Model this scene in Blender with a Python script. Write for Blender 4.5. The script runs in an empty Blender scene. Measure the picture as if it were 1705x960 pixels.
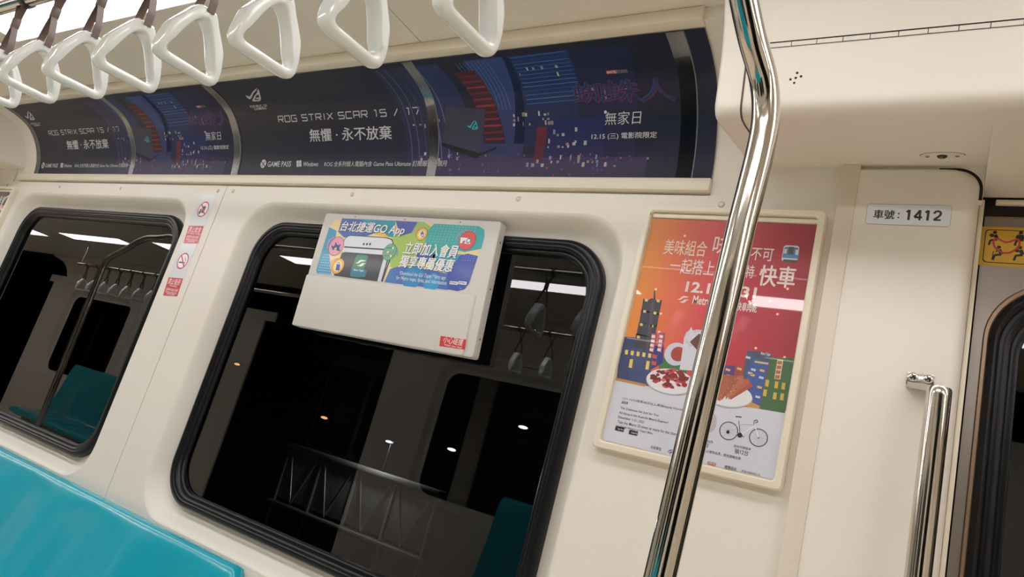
import bpy, bmesh, math, random
from mathutils import Vector, Matrix
PI = math.pi
sc = bpy.context.scene
C = sc.collection

# ------------------------------------------------------------------ camera, world, exposure
CAM_Z = 1.25
YAW, PIT, ROL, FPX = 0.593350072, 0.239268322, -0.269464053, 1154.67624
def cam_matrix():
    yaw = Matrix.Rotation(YAW, 3, 'Z'); pit = Matrix.Rotation(PIT, 3, 'X'); rol = Matrix.Rotation(ROL, 3, 'Y')
    return yaw @ pit @ rol
RM = cam_matrix()                               # camera axes (right, forward, up) -> world
cd = bpy.data.cameras.new('camera'); cam = bpy.data.objects.new('camera', cd); C.objects.link(cam)
cd.sensor_width = 36.0; cd.lens = FPX / 1705 * 36.0; cd.clip_start = 0.02; cd.clip_end = 200
m4 = (RM @ Matrix.Rotation(PI / 2, 3, 'X')).to_4x4(); m4.translation = Vector((0, 0, CAM_Z)); cam.matrix_world = m4
sc.camera = cam
sc.view_settings.view_transform = 'Standard'; sc.view_settings.look = 'None'
sc.view_settings.gamma = 1; sc.view_settings.use_curve_mapping = False
sc.view_settings.exposure = 0.0
sc.cycles.max_bounces = 14; sc.cycles.diffuse_bounces = 8; sc.cycles.glossy_bounces = 6
wd = bpy.data.worlds.new('world'); sc.world = wd; wd.use_nodes = True
wd.node_tree.nodes['Background'].inputs[0].default_value = (.5, .6, 1, 1)
wd.node_tree.nodes['Background'].inputs[1].default_value = 0.002
LAMP, LAMP_MID = 5.6, 18.0                       # radiance of the diffusers: row over the handles, row along the middle
LAMP_COL = (1.0, 0.962, 0.972)

# ------------------------------------------------------------------ main dimensions
YW = 1.40          # wall plane
XC = -2.265        # seam between the two windows, middle of the bay
PERIOD = 5.93

def ray(x, y):
    return RM @ Vector(((x - 852.5) / FPX, 1, -(y - 480) / FPX))
def on_y(x, y, Y):
    d = ray(x, y); t = Y / d.y
    return (d.x * t, d.z * t + CAM_Z)
COVE = [(1.402, 1.965), (1.39, 2.028), (1.37, 2.078), (1.342, 2.122), (1.298, 2.166), (1.24, 2.190), (1.168, 2.203)]
COVE_S = [0.0]
for (a, b), (c, d_) in zip(COVE[:-1], COVE[1:]): COVE_S.append(COVE_S[-1] + math.hypot(c - a, d_ - b))
def smooth_cove(s, h=0.0):
    """arc length -> point (Y,Z) on the cove, h metres off the surface towards the aisle"""
    n = len(COVE)
    s = max(-0.02, min(s, COVE_S[-1] + 0.02))
    i = 0
    while i < n - 2 and s > COVE_S[i + 1]: i += 1
    def tan(k):
        a, b = COVE[max(0, k - 1)], COVE[min(n - 1, k + 1)]
        L = COVE_S[min(n - 1, k + 1)] - COVE_S[max(0, k - 1)]
        return ((b[0] - a[0]) / L, (b[1] - a[1]) / L)
    L = COVE_S[i + 1] - COVE_S[i]; t = (s - COVE_S[i]) / L
    p0, p1, m0, m1 = COVE[i], COVE[i + 1], tan(i), tan(i + 1)
    h00, h10, h01, h11 = 2*t**3-3*t*t+1, t**3-2*t*t+t, -2*t**3+3*t*t, t**3-t*t
    y = h00*p0[0]+h10*L*m0[0]+h01*p1[0]+h11*L*m1[0]
    z = h00*p0[1]+h10*L*m0[1]+h01*p1[1]+h11*L*m1[1]
    d00, d10, d01, d11 = 6*t*t-6*t, 3*t*t-4*t+1, -6*t*t+6*t, 3*t*t-2*t
    ty = d00*p0[0]/L+d10*m0[0]+d01*p1[0]/L+d11*m1[0]
    tz = d00*p0[1]/L+d10*m0[1]+d01*p1[1]/L+d11*m1[1]
    q = math.hypot(ty, tz)
    return (y - h * tz / q, z + h * ty / q)
def on_cove(x, y):
    d = ray(x, y); t = d.z / d.y
    lo, hi = -0.01, COVE_S[-1] + 0.015
    for _ in range(40):
        mid = (lo + hi) / 2; yy, zz = smooth_cove(mid)
        if (zz - CAM_Z) / yy < t: lo = mid
        else: hi = mid
    yy, zz = smooth_cove(lo)
    return (d.x / d.y * yy, lo)

# ------------------------------------------------------------------ materials
def lin(c):
    if isinstance(c, str): c = tuple(int(c[i:i + 2], 16) for i in (0, 2, 4))
    return tuple((v / 255 / 12.92) if v / 255 <= .04045 else ((v / 255 + .055) / 1.055) ** 2.4 for v in c[:3])
_M = {}
def mat(name, col, rough=.5, metal=0., coat=0., coat_rough=.05, noise=0., nscale=8., bump=0., bscale=60., spec=.5, aniso=None, emit=0.):
    if name in _M: return _M[name]
    m = bpy.data.materials.new(name); m.use_nodes = True; _M[name] = m
    nt = m.node_tree; b = nt.nodes['Principled BSDF']; c = lin(col)
    b.inputs['Base Color'].default_value = (*c, 1)
    b.inputs['Roughness'].default_value = rough; b.inputs['Metallic'].default_value = metal
    b.inputs['Coat Weight'].default_value = coat; b.inputs['Coat Roughness'].default_value = coat_rough
    b.inputs['Specular IOR Level'].default_value = spec
    tc = nt.nodes.new('ShaderNodeTexCoord')
    if noise:
        n = nt.nodes.new('ShaderNodeTexNoise'); n.inputs['Scale'].default_value = nscale; n.inputs['Detail'].default_value = 5
        nt.links.new(tc.outputs['Object'], n.inputs['Vector'])
        mx = nt.nodes.new('ShaderNodeMix'); mx.data_type = 'RGBA'
        mx.inputs[6].default_value = (*[v * (1 - noise) for v in c], 1); mx.inputs[7].default_value = (*[min(1, v * (1 + noise)) for v in c], 1)
        nt.links.new(n.outputs['Fac'], mx.inputs[0]); nt.links.new(mx.outputs[2], b.inputs['Base Color'])
    if bump:
        n = nt.nodes.new('ShaderNodeTexNoise'); n.inputs['Scale'].default_value = bscale; n.inputs['Detail'].default_value = 3
        if aniso:
            mp = nt.nodes.new('ShaderNodeMapping'); mp.inputs['Scale'].default_value = aniso
            nt.links.new(tc.outputs['Object'], mp.inputs['Vector']); nt.links.new(mp.outputs[0], n.inputs['Vector'])
        else: nt.links.new(tc.outputs['Object'], n.inputs['Vector'])
        bp = nt.nodes.new('ShaderNodeBump'); bp.inputs['Strength'].default_value = bump; bp.inputs['Distance'].default_value = .002
        nt.links.new(n.outputs['Fac'], bp.inputs['Height']); nt.links.new(bp.outputs[0], b.inputs['Normal'])
    if emit:
        b.inputs['Emission Color'].default_value = (*c, 1); b.inputs['Emission Strength'].default_value = emit
    return m
def print_mat(name, rough, coat, coat_rough=.03):
    m = mat(name, (255, 255, 255), rough, coat=coat, coat_rough=coat_rough)
    nt = m.node_tree; a = nt.nodes.new('ShaderNodeVertexColor'); a.layer_name = 'Col'
    nt.links.new(a.outputs['Color'], nt.nodes['Principled BSDF'].inputs['Base Color'])
    return m
BEIGE = mat('cream panel paint', (231, 226, 216), .42, noise=.025, nscale=3, bump=.03, bscale=220)
CEIL = mat('ceiling panel paint', (231, 225, 213), .5, noise=.025, nscale=3, bump=.03, bscale=200)
CREAM = mat('off white frame paint', (232, 224, 205), .35, noise=.02, nscale=5)
TRIM = mat('pale trim', (222, 212, 197), .38, noise=.02)
CASE = mat('pale grey case paint', (208, 205, 199), .42, noise=.015, bump=.03, bscale=250)
RUBBER = mat('black window rubber', (4, 6, 13), .3, spec=.35, noise=.15, nscale=20, bump=.04, bscale=90)
DARK = mat('dark gap', (26, 22, 20), .8, noise=.1)
CHROME = mat('polished stainless steel', (208, 203, 194), .11, metal=1., bump=.006, bscale=12)
STEEL = mat('brushed stainless steel', (150, 142, 136), .36, metal=1., noise=.05, nscale=20, bump=.10, bscale=40, aniso=(1, 1, 14))
RING = mat('bronze grey window ring', (150, 128, 108), .35, metal=.8, noise=.05)
HANDLE = mat('glossy white plastic', (226, 231, 228), .16, coat=.5, noise=.012)
STRAP = mat('brown leatherette strap', (96, 78, 70), .5, noise=.1, nscale=40, bump=.15, bscale=200)
BUCKLE = mat('dark buckle', (60, 50, 52), .35, noise=.05)
TEAL = mat('glossy teal moulded plastic', (10, 166, 188), .26, coat=.3, coat_rough=.1, noise=.05, nscale=2.2, bump=.05, bscale=14)
FLOORM = mat('pale sand vinyl floor', (236, 222, 200), .45, noise=.12, nscale=60)
SCREW = mat('screw head', (200, 194, 182), .35, metal=.3, noise=.04)
TUNNEL = mat('tunnel concrete', (58, 56, 55), .9, noise=.25, nscale=2)
PANELM = mat('railing panel', (150, 146, 138), .4, noise=.12, nscale=3)
PRINT = print_mat('printed sheet', .4, .25, .12)
GLOSSP = print_mat('print under clear cover', .45, 1.0, .02)
COVEP = print_mat('banner print', .5, .12, .2); COVEP.node_tree.nodes['Principled BSDF'].inputs['Specular IOR Level'].default_value = .3
BLACK = mat('black plastic', (14, 14, 15), .3, noise=.1)

def glass_mat(name, tint, rough=.0, ior=1.55, boost=1.5):
    m = bpy.data.materials.new(name); m.use_nodes = True; nt = m.node_tree; nt.nodes.clear()
    o = nt.nodes.new('ShaderNodeOutputMaterial'); mx = nt.nodes.new('ShaderNodeMixShader')
    t = nt.nodes.new('ShaderNodeBsdfTransparent'); t.inputs[0].default_value = (*lin(tint), 1)
    g = nt.nodes.new('ShaderNodeBsdfGlossy'); g.inputs['Roughness'].default_value = rough
    n = nt.nodes.new('ShaderNodeTexNoise'); n.inputs['Scale'].default_value = 4
    tc = nt.nodes.new('ShaderNodeTexCoord'); nt.links.new(tc.outputs['Object'], n.inputs['Vector'])
    mr = nt.nodes.new('ShaderNodeMapRange'); mr.inputs['To Min'].default_value = .9; mr.inputs['To Max'].default_value = 1.0
    nt.links.new(n.outputs['Fac'], mr.inputs[0]); nt.links.new(mr.outputs[0], g.inputs[0])
    f = nt.nodes.new('ShaderNodeFresnel'); f.inputs[0].default_value = ior
    k = nt.nodes.new('ShaderNodeMath'); k.operation = 'MULTIPLY'; k.inputs[1].default_value = boost; k.use_clamp = True
    nt.links.new(f.outputs[0], k.inputs[0]); nt.links.new(k.outputs[0], mx.inputs[0])
    nt.links.new(t.outputs[0], mx.inputs[1]); nt.links.new(g.outputs[0], mx.inputs[2]); nt.links.new(mx.outputs[0], o.inputs[0])
    return m
GLASS = glass_mat('tinted window glass', (120, 124, 130), boost=.9)
FILM = glass_mat('clear retaining film', (150, 152, 158), .24, 1.5, .28)
STICKFILM = mat('pale translucent sticker film', (206, 216, 226), .35, noise=.01)
def emit_mat(name, col, s):
    m = bpy.data.materials.new(name); m.use_nodes = True; nt = m.node_tree; nt.nodes.clear()
    o = nt.nodes.new('ShaderNodeOutputMaterial'); e = nt.nodes.new('ShaderNodeEmission')
    e.inputs[0].default_value = (*col, 1); e.inputs[1].default_value = s; nt.links.new(e.outputs[0], o.inputs[0]); return m
LIGHTM = emit_mat('lamp diffuser', LAMP_COL, LAMP); LIGHTB = emit_mat('bright lamp diffuser', LAMP_COL, LAMP_MID)
ORANGE = emit_mat('orange reflected light', (1, .45, .2), 5)  # glow standing for station lights mirrored in the window
WHITEL = emit_mat('white reflected light', (.9, .95, 1), 6)  # white version of the imitated window reflections

# ------------------------------------------------------------------ mesh helpers
class MB:
    def __init__(s): s.v = []; s.f = []; s.m = []
    def add(s, vs, fs, mi=0):
        o = len(s.v); s.v += [tuple(v) for v in vs]; s.f += [tuple(i + o for i in f) for f in fs]; s.m += [mi] * len(fs)
    def box(s, x0, x1, y0, y1, z0, z1, mi=0):
        s.add([(x, y, z) for x in (x0, x1) for y in (y0, y1) for z in (z0, z1)],
              [(0, 1, 3, 2), (4, 6, 7, 5), (0, 4, 5, 1), (2, 3, 7, 6), (0, 2, 6, 4), (1, 5, 7, 3)], mi)
    def rbox(s, x0, x1, y0, y1, z0, z1, r=.003, seg=2, mi=0):
        b = bmesh.new(); bmesh.ops.create_cube(b, size=1)
        bmesh.ops.scale(b, vec=(x1 - x0, y1 - y0, z1 - z0), verts=b.verts)
        bmesh.ops.bevel(b, geom=b.edges[:], offset=r, segments=seg, affect='EDGES', profile=.5)
        bmesh.ops.translate(b, vec=((x0 + x1) / 2, (y0 + y1) / 2, (z0 + z1) / 2), verts=b.verts)
        s.bm(b, mi)
    def bm(s, b, mi=0):
        b.verts.index_update(); s.add([v.co[:] for v in b.verts], [[v.index for v in f.verts] for f in b.faces], mi); b.free()
    def loft(s, rings, closed=True, caps=(False, False), mi=0):
        n = len(rings[0]); vs = [p for r in rings for p in r]; fs = []
        for i in range(len(rings) - 1):
            for j in range(n if closed else n - 1):
                k = (j + 1) % n; fs.append((i * n + j, i * n + k, (i + 1) * n + k, (i + 1) * n + j))
        if caps[0]: fs.append(tuple(range(n))[::-1])
        if caps[1]: fs.append(tuple((len(rings) - 1) * n + j for j in range(n)))
        s.add(vs, fs, mi)
    def tube(s, path, r, n=20, mi=0, caps=True, flat=None):
        path = [Vector(p) for p in path]; rings = []; nrm = None
        for i, p in enumerate(path):
            t = (path[min(i + 1, len(path) - 1)] - path[max(i - 1, 0)]).normalized()
            if nrm is None:
                a = Vector((1, 0, 0)) if abs(t.x) < .9 else Vector((0, 0, 1)); nrm = (a - t * a.dot(t)).normalized()
            else: nrm = (nrm - t * nrm.dot(t)).normalized()
            bn = t.cross(nrm); ra = r[i] if isinstance(r, (list, tuple)) else r
            fl = flat or (1, 1)
            rings.append([p + nrm * math.cos(2 * PI * k / n) * ra * fl[0] + bn * math.sin(2 * PI * k / n) * ra * fl[1] for k in range(n)])
        s.loft(rings, True, (caps, caps), mi)
    def prism_x(s, prof, x0, x1, mi=0, closed=False, caps=False):
        s.loft([[(x0, y, z) for y, z in prof], [(x1, y, z) for y, z in prof]], closed, (caps, caps), mi)
    def disc(s, c, axis, r, h, n=20, mi=0, dome=0.):
        c = Vector(c); a = Vector(axis).normalized(); u = a.orthogonal().normalized(); w = a.cross(u)
        ring = lambda q, t: [c + a * t + (u * math.cos(2 * PI * k / n) + w * math.sin(2 * PI * k / n)) * q for k in range(n)]
        rs = [ring(r, 0), ring(r, h * .6), ring(r * .9, h)]
        if dome: rs += [ring(r * .6, h + dome * .7), ring(r * .2, h + dome)]
        s.loft(rs, True, (True, True), mi)
    def build(s, name, mats, parent=None, smooth=35, kind=None, label=None):
        me = bpy.data.meshes.new(name); me.from_pydata(s.v, [], s.f)
        for m in (mats if isinstance(mats, (list, tuple)) else [mats]): me.materials.append(m)
        for p, i in zip(me.polygons, s.m): p.material_index = i
        b = bmesh.new(); b.from_mesh(me); bmesh.ops.recalc_face_normals(b, faces=b.faces); b.to_mesh(me); b.free()
        if smooth:
            for p in me.polygons: p.use_smooth = True
            me.set_sharp_from_angle(angle=math.radians(smooth))
        return link(name, me, parent, kind, label)
def link(name, me, parent=None, kind=None, label=None):
    o = bpy.data.objects.new(name, me); C.objects.link(o)
    if parent: 
        o.parent = parent; o.matrix_parent_inverse = Matrix.Translation(-parent.location) if parent.location.length else Matrix()
    if kind: o['kind'] = kind
    if label: o['label'] = label
    return o
def tag(o, label=None, cat=None, group=None, kind=None):
    for k, v in (('label', label), ('category', cat), ('group', group), ('kind', kind)):
        if v: o[k] = v
    return o
def empty(name, loc=(0, 0, 0), **kw):
    o = bpy.data.objects.new(name, None); C.objects.link(o); o.location = loc; o.empty_display_size = .1
    return tag(o, **kw)
def copy_tree(o, parent=None):
    c = o.copy(); C.objects.link(c); c.parent = parent
    for ch in list(o.children): copy_tree(ch, c)
    return c
def rr(cx, cz, hw, hh, r, n=9):
    pts = []
    for qx, qz, a0 in ((1, 1, 0), (-1, 1, PI / 2), (-1, -1, PI), (1, -1, 1.5 * PI)):
        for i in range(n):
            a = a0 + PI / 2 * i / (n - 1)
            pts.append((cx + qx * (hw - r) + r * math.cos(a), cz + qz * (hh - r) + r * math.sin(a)))
    return pts
def fill(loops, extrude=0.):
    """2-D outline with holes -> list of (verts2d, faces), via a filled curve"""
    cu = bpy.data.curves.new('f', 'CURVE'); cu.dimensions = '2D'; cu.fill_mode = 'BOTH'; cu.extrude = extrude
    for L in loops:
        sp = cu.splines.new('POLY'); sp.points.add(len(L) - 1); sp.use_cyclic_u = True
        for p, q in zip(sp.points, L): p.co = (q[0], q[1], 0, 1)
    o = bpy.data.objects.new('f', cu); C.objects.link(o)
    me = bpy.data.meshes.new_from_object(o.evaluated_get(bpy.context.evaluated_depsgraph_get()))
    v = [x.co[:] for x in me.vertices]; f = [tuple(p.vertices) for p in me.polygons]
    bpy.data.objects.remove(o); bpy.data.curves.remove(cu); bpy.data.meshes.remove(me)
    return v, f
def spline(pts, n=8):
    P = [Vector(p) for p in pts]; out = []
    for i in range(len(P) - 1):
        a, b, c, d = P[max(i - 1, 0)], P[i], P[i + 1], P[min(i + 2, len(P) - 1)]
        for k in range(n):
            t = k / n
            out.append(.5 * ((2 * b) + (c - a) * t + (2 * a - 5 * b + 4 * c - d) * t * t + (3 * b - 3 * c + d - a) * t ** 3))
    return out + [P[-1]]

# ------------------------------------------------------------------ printed sheets
_T = {}
def text2d(body, bold=0., shear=0.):
    key = (body, bold, shear)
    if key not in _T:
        cu = bpy.data.curves.new('t', 'FONT'); cu.body = body; cu.offset = bold; cu.shear = shear; cu.resolution_u = 3
        o = bpy.data.objects.new('t', cu); C.objects.link(o)
        me = bpy.data.meshes.new_from_object(o.evaluated_get(bpy.context.evaluated_depsgraph_get()))
        v = [(x.co.x, x.co.y) for x in me.vertices]; f = [tuple(p.vertices) for p in me.polygons]
        bpy.data.objects.remove(o); bpy.data.curves.remove(cu); bpy.data.meshes.remove(me)
        x0, x1 = min(a for a, _ in v), max(a for a, _ in v); y0, y1 = min(b for _, b in v), max(b for _, b in v)
        _T[key] = ([((a - x0) / (x1 - x0), (b - y0) / (y1 - y0)) for a, b in v], f)
    return _T[key]
STEP = .00018
class Sheet:
    """a printed surface; points come as view pixels (org + p*scale) and land on the surface as (u, v) metres"""
    def __init__(s, touv, to3d, org=(0, 0), scale=1., cuts=None, du=0.):
        s.touv, s.to3d, s.org, s.k, s.cuts, s.du = touv, to3d, org, scale, cuts, du; s.start()
    def start(s): s.b = bmesh.new(); s.col = s.b.loops.layers.float_color.new('Col')
    def p(s, x, y):
        u, v = s.touv(s.org[0] + x * s.k, s.org[1] + y * s.k); return (u + s.du, v)
    def face(s, uv, cols, lay):
        vs = [s.b.verts.new((u, v, lay * STEP)) for u, v in uv]
        try: f = s.b.faces.new(vs)
        except ValueError: return
        for i, l in enumerate(f.loops):
            c = cols[i] if isinstance(cols, list) else cols
            l[s.col] = (*lin(c), 1)
    def uvpoly(s, uv, col, lay=1): s.face(uv, col, lay)
    def poly(s, pts, col, lay=1): s.face([s.p(*q) for q in pts], col, lay)
    def circ(s, x, y, r, col, lay=1, ry=None, n=28, ru=None):
        u, v = s.p(x, y)
        if ru is None: a = s.p(x + r, y); ru = math.hypot(a[0] - u, a[1] - v)
        rv = ru if ry is None else ru * ry
        s.face([(u + ru * math.cos(2 * PI * i / n), v + rv * math.sin(2 * PI * i / n)) for i in range(n)], col, lay)
    def ring(s, x, y, r, w, col, lay=1, n=36):
        u, v = s.p(x, y); a = s.p(x + r, y); R = math.hypot(a[0] - u, a[1] - v); q = R * (1 - w)
        for i in range(n):
            a0, a1 = 2 * PI * i / n, 2 * PI * (i + 1) / n
            s.face([(u + R * math.cos(a0), v + R * math.sin(a0)), (u + R * math.cos(a1), v + R * math.sin(a1)),
                    (u + q * math.cos(a1), v + q * math.sin(a1)), (u + q * math.cos(a0), v + q * math.sin(a0))], col, lay)
    def uvline(s, uv, w, col, lay=1):
        for (u0, v0), (u1, v1) in zip(uv[:-1], uv[1:]):
            L = math.hypot(u1 - u0, v1 - v0)
            if L < 1e-7: continue
            nx, ny = -(v1 - v0) / L * w / 2, (u1 - u0) / L * w / 2
            s.face([(u0 + nx, v0 + ny), (u0 - nx, v0 - ny), (u1 - nx, v1 - ny), (u1 + nx, v1 + ny)], col, lay)
    def line(s, pts, w, col, lay=1):
        q = [s.p(*a) for a in pts]; s.uvline(q, w, col, lay)
    def rrect(s, bl, tr, r, col, lay=1, n=6):
        (u0, v0), (u1, v1) = s.p(*bl), s.p(*tr)
        s.face(rr((u0 + u1) / 2, (v0 + v1) / 2, (u1 - u0) / 2, (v1 - v0) / 2, min(r, (u1 - u0) / 2.01, (v1 - v0) / 2.01), n), col, lay)
    def rect(s, bl, tr, col, lay=1):
        (u0, v0), (u1, v1) = s.p(*bl), s.p(*tr); s.face([(u0, v0), (u1, v0), (u1, v1), (u0, v1)], col, lay)
    def text(s, body, bl, tr, col, lay=3, bold=0., shear=0.):
        (u0, v0), (u1, v1) = s.p(*bl), s.p(*tr); s.uvtext(body, u0, v0, u1, v1, col, lay, bold, shear)
    def uvtext(s, body, u0, v0, u1, v1, col, lay=3, bold=0., shear=0.):
        if bold > .0045 and any(ord(q) > 0x2E80 for q in body):        # heavy strokes: several thin settings side by side
            d = min((u1 - u0) / len(body), v1 - v0) * bold * .85
            for k, (du, dv) in enumerate(((-d, 0), (d, 0), (0, -d * .6), (0, d * .6))):
                s.uvtext(body, u0 + du, v0 + dv, u1 + du, v1 + dv, col, lay + .12 * k, .003, shear)
            return
        v, f = text2d(body, bold, shear); c = (*lin(col), 1)
        vs = [s.b.verts.new((u0 + a * (u1 - u0), v0 + b * (v1 - v0), lay * STEP)) for a, b in v]
        for q in f:
            try: ff = s.b.faces.new([vs[i] for i in q])
            except ValueError: continue
            for l in ff.loops: l[s.col] = c
    def build(s, name, material, parent=None, label=None):
        b = s.b
        if s.cuts:
            for cv in s.cuts:
                bmesh.ops.bisect_plane(b, geom=b.verts[:] + b.edges[:] + b.faces[:], plane_co=(0, cv, 0), plane_no=(0, 1, 0))
        for v in b.verts: v.co = s.to3d(*v.co)
        me = bpy.data.meshes.new(name); b.to_mesh(me); b.free(); me.materials.append(material)
        s.start()
        return link(name, me, parent, None, label)
def flat_sheet(Y, org, scale):
    return Sheet(lambda x, y: on_y(x, y, Y), lambda u, v, h: (u, Y - h, v), org, scale)
def cove_sheet(org, scale, du=0.):
    def to3d(u, v, h):
        y, z = smooth_cove(v, h + .001); return (u, y, z)
    return Sheet(on_cove, to3d, org, scale, [COVE_S[-1] * i / 30 for i in range(1, 30)], du)

# ================================================================== THE CAR BODY
X0, X1 = -11.6, 4.4
def struct(name, mb, m, parent=None, smooth=35): return mb.build(name, m, parent, smooth, kind=None if parent else 'structure')

b = MB(); b.box(X0, X1, -1.6, 1.6, -.06, 0); struct('floor', b, FLOORM)
WIN_HW, WIN_HH = .720, .532         # outer edge of the moulded window recess at the wall plane
WCX, WCZ = .885, 1.342              # window centre, X measured from the seam
def window_loops(cx):
    outer = rr(cx, WCZ, WIN_HW, WIN_HH, .135)
    # (inset, depth) of the recess profile
    prof = [(0, 0), (.004, .0015), (.009, .006), (.016, .016), (.026, .034), (.034, .045), (.041, .051), (.050, .054), (.066, .055)]
    rings = [[(x, YW + d, z) for x, z in rr(cx, WCZ, WIN_HW - i, WIN_HH - i, .135 - i * .35)] for i, d in prof]
    return outer, rings
def make_bay_wall(name='wall_far'):
    root = empty(name, (0, 0, 0), kind='structure')
    for sgn in (-1, 1):
        cx = XC + sgn * WCX
        b = MB(); outer, rings = window_loops(cx)
        xa, xb = (XC + .0018, XC + 2.12) if sgn > 0 else (XC - 2.12, XC - .0018)
        zt = 1.9285
        out = [(xa, 0.02), (xb, 0.02), (xb, zt), (xa, zt)]
        v, f = fill([out, outer])
        b.add([(x, YW, z) for x, z, _ in v], f)
        for (p, q) in zip(out, out[1:] + out[:1]):
            b.add([(p[0], YW, p[1]), (q[0], YW, q[1]), (q[0], YW + .02, q[1]), (p[0], YW + .02, p[1])], [(0, 1, 2, 3)])
        b.loft(rings)
        p = b.build('wall_panel', BEIGE, root, 30)
        # panel fixings
        for dx in (.045, .648, 1.265, 1.80) if sgn > 0 else (.045, .72, 1.25, 1.80):
            b = MB(); b.disc((XC + sgn * dx, YW, 1.908), (0, -1, 0), .0075, .0015, 16, dome=.001); b.build('fixing_screw', SCREW, p)
        # upper strip of wall running up beside the banner to the door header
        xa, xb = (XC + 1.77, XC + 2.255) if sgn > 0 else (XC - 2.255, XC - 1.77)
        b = MB(); b.box(xa, xb, YW + .0015, YW + .02, 1.9285, 2.02)
        b.build('upper_strip', BEIGE, root)
    b = MB(); b.box(XC - 2.1, XC + 2.1, YW + .021, YW + .023, .02, .70); b.box(XC - .1, XC + .1, YW + .012, YW + .023, .02, 1.97)
    b.box(XC - 2.1, XC + 2.1, YW + .014, YW + .023, 1.925, 1.97)
    b.build('seam_backing', mat('brown gap', (58, 44, 34), .8, noise=.1), root)
    return root
wall = make_bay_wall()

def make_window(idx, cx):
    root = empty('window_%d' % idx, (cx, YW, WCZ), kind='structure')
    prof = [(.058, .055), (.0575, .040), (.0595, .032), (.064, .0275), (.070, .026), (.0755, .0262), (.0775, .0285), (.0795, .0275), (.086, .0295), (.0895, .034), (.0915, .0385),
            (.0935, .0375), (.0965, .038), (.1005, .042), (.1015, .056)]
    b = MB(); b.loft([[(x, YW + d, z) for x, z in rr(cx, WCZ, WIN_HW - i, WIN_HH - i, .126 - (i - .058) * .5, 14)] for i, d in prof])
    b.build('rubber_gasket', RUBBER, root, 50)
    b = MB(); i = .097
    o = rr(cx, WCZ, WIN_HW - i, WIN_HH - i, .1, 10); n = len(o)
    b.add([(x, YW + .052, z) for x, z in o], [tuple(range(n))])
    b.build('glass_pane', GLASS, root, 0)
    return root
win_l = make_window(1, XC - WCX); win_r = make_window(2, XC + WCX)

# pillar trim strips and the proud panel beside each door, on both ends of the bay
def make_pillar(sgn):
    fx = (lambda x: x) if sgn > 0 else (lambda x: 2 * XC - x)
    root = empty('trim_1' if sgn > 0 else 'trim_2', (fx(-.1), YW, 0), kind='structure')
    b = MB(); x0, x1 = sorted((fx(-.228), fx(-.195))); b.rbox(x0, x1, YW - .018, YW + .01, .0, 2.0, .002); b.build('pillar_strip', TRIM, root)
    # proud panel, rounded outer edge and top corner
    b = MB()
    prof = [(-.1955, .0), (.0, .0)]
    rings = []
    def ringat(r_in, y):
        # outline in x,z : left edge, top edge, rounded top right corner, right edge
        xr, zt, rad = .010 - r_in, 1.993 - r_in * .3, .042
        pts = [(-.1955, .02), (-.1955, zt)]
        for k in range(9):
            a = PI / 2 - PI / 2 * k / 8; pts.append((xr - rad + rad * math.cos(a), zt - rad + rad * math.sin(a)))
        pts.append((xr, .02)); return [(fx(x), y, z) for x, z in pts]
    YP = YW - .015
    for r_in, y in ((.034, YP), (.024, YP + .0008), (.016, YP + .003), (.009, YP + .008), (.004, YP + .014), (.001, YP + .022), (0, YP + .032), (0, YP + .05)):
        rings.append(ringat(r_in, y))
    b.loft(rings, True, (True, False)); b.build('door_pocket_panel', BEIGE, root, 40)
    b = MB(); x0, x1 = sorted((fx(-.06), fx(.0145))); b.box(x0, x1, YW - .001, YW + .02, 1.93, 2.0); b.build('corner_fill', BEIGE, root)
    b = MB(); ci = []; co = []                                    # thin dark gap round the panel corner
    for x, z in [(-.06, 0)] + [(PI / 2 - PI / 2 * k / 12, 1) for k in range(13)] + [(0, 2)]:
        for L, q in ((ci, -.002), (co, .0034)):
            if z == 0: L.append((fx(-.06), YW - .0018, 1.993 + q))
            elif z == 1: L.append((fx(.010 - .042 + (.042 + q) * math.cos(x)), YW - .0018, 1.993 - .042 + (.042 + q) * math.sin(x)))
            else: L.append((fx(.010 + q), YW - .0018, 1.93))
    b.loft([ci, co], False); b.build('corner_gap', DARK, root)
    b = MB(); x0, x1 = sorted((fx(.0105), fx(.0185))); b.rbox(x0, x1, YP + .042, YP + .075, 0, 1.946, .002); b.build('door_jamb', CREAM, root)
    b = MB(); x0, x1 = sorted((fx(-.1), fx(.04))); b.box(x0, x1, 1.49, 1.5, 0, 1.95); b.build('jamb_gap', DARK, root)
    return root
pil_r = make_pillar(1); pil_l = make_pillar(-1)

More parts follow.
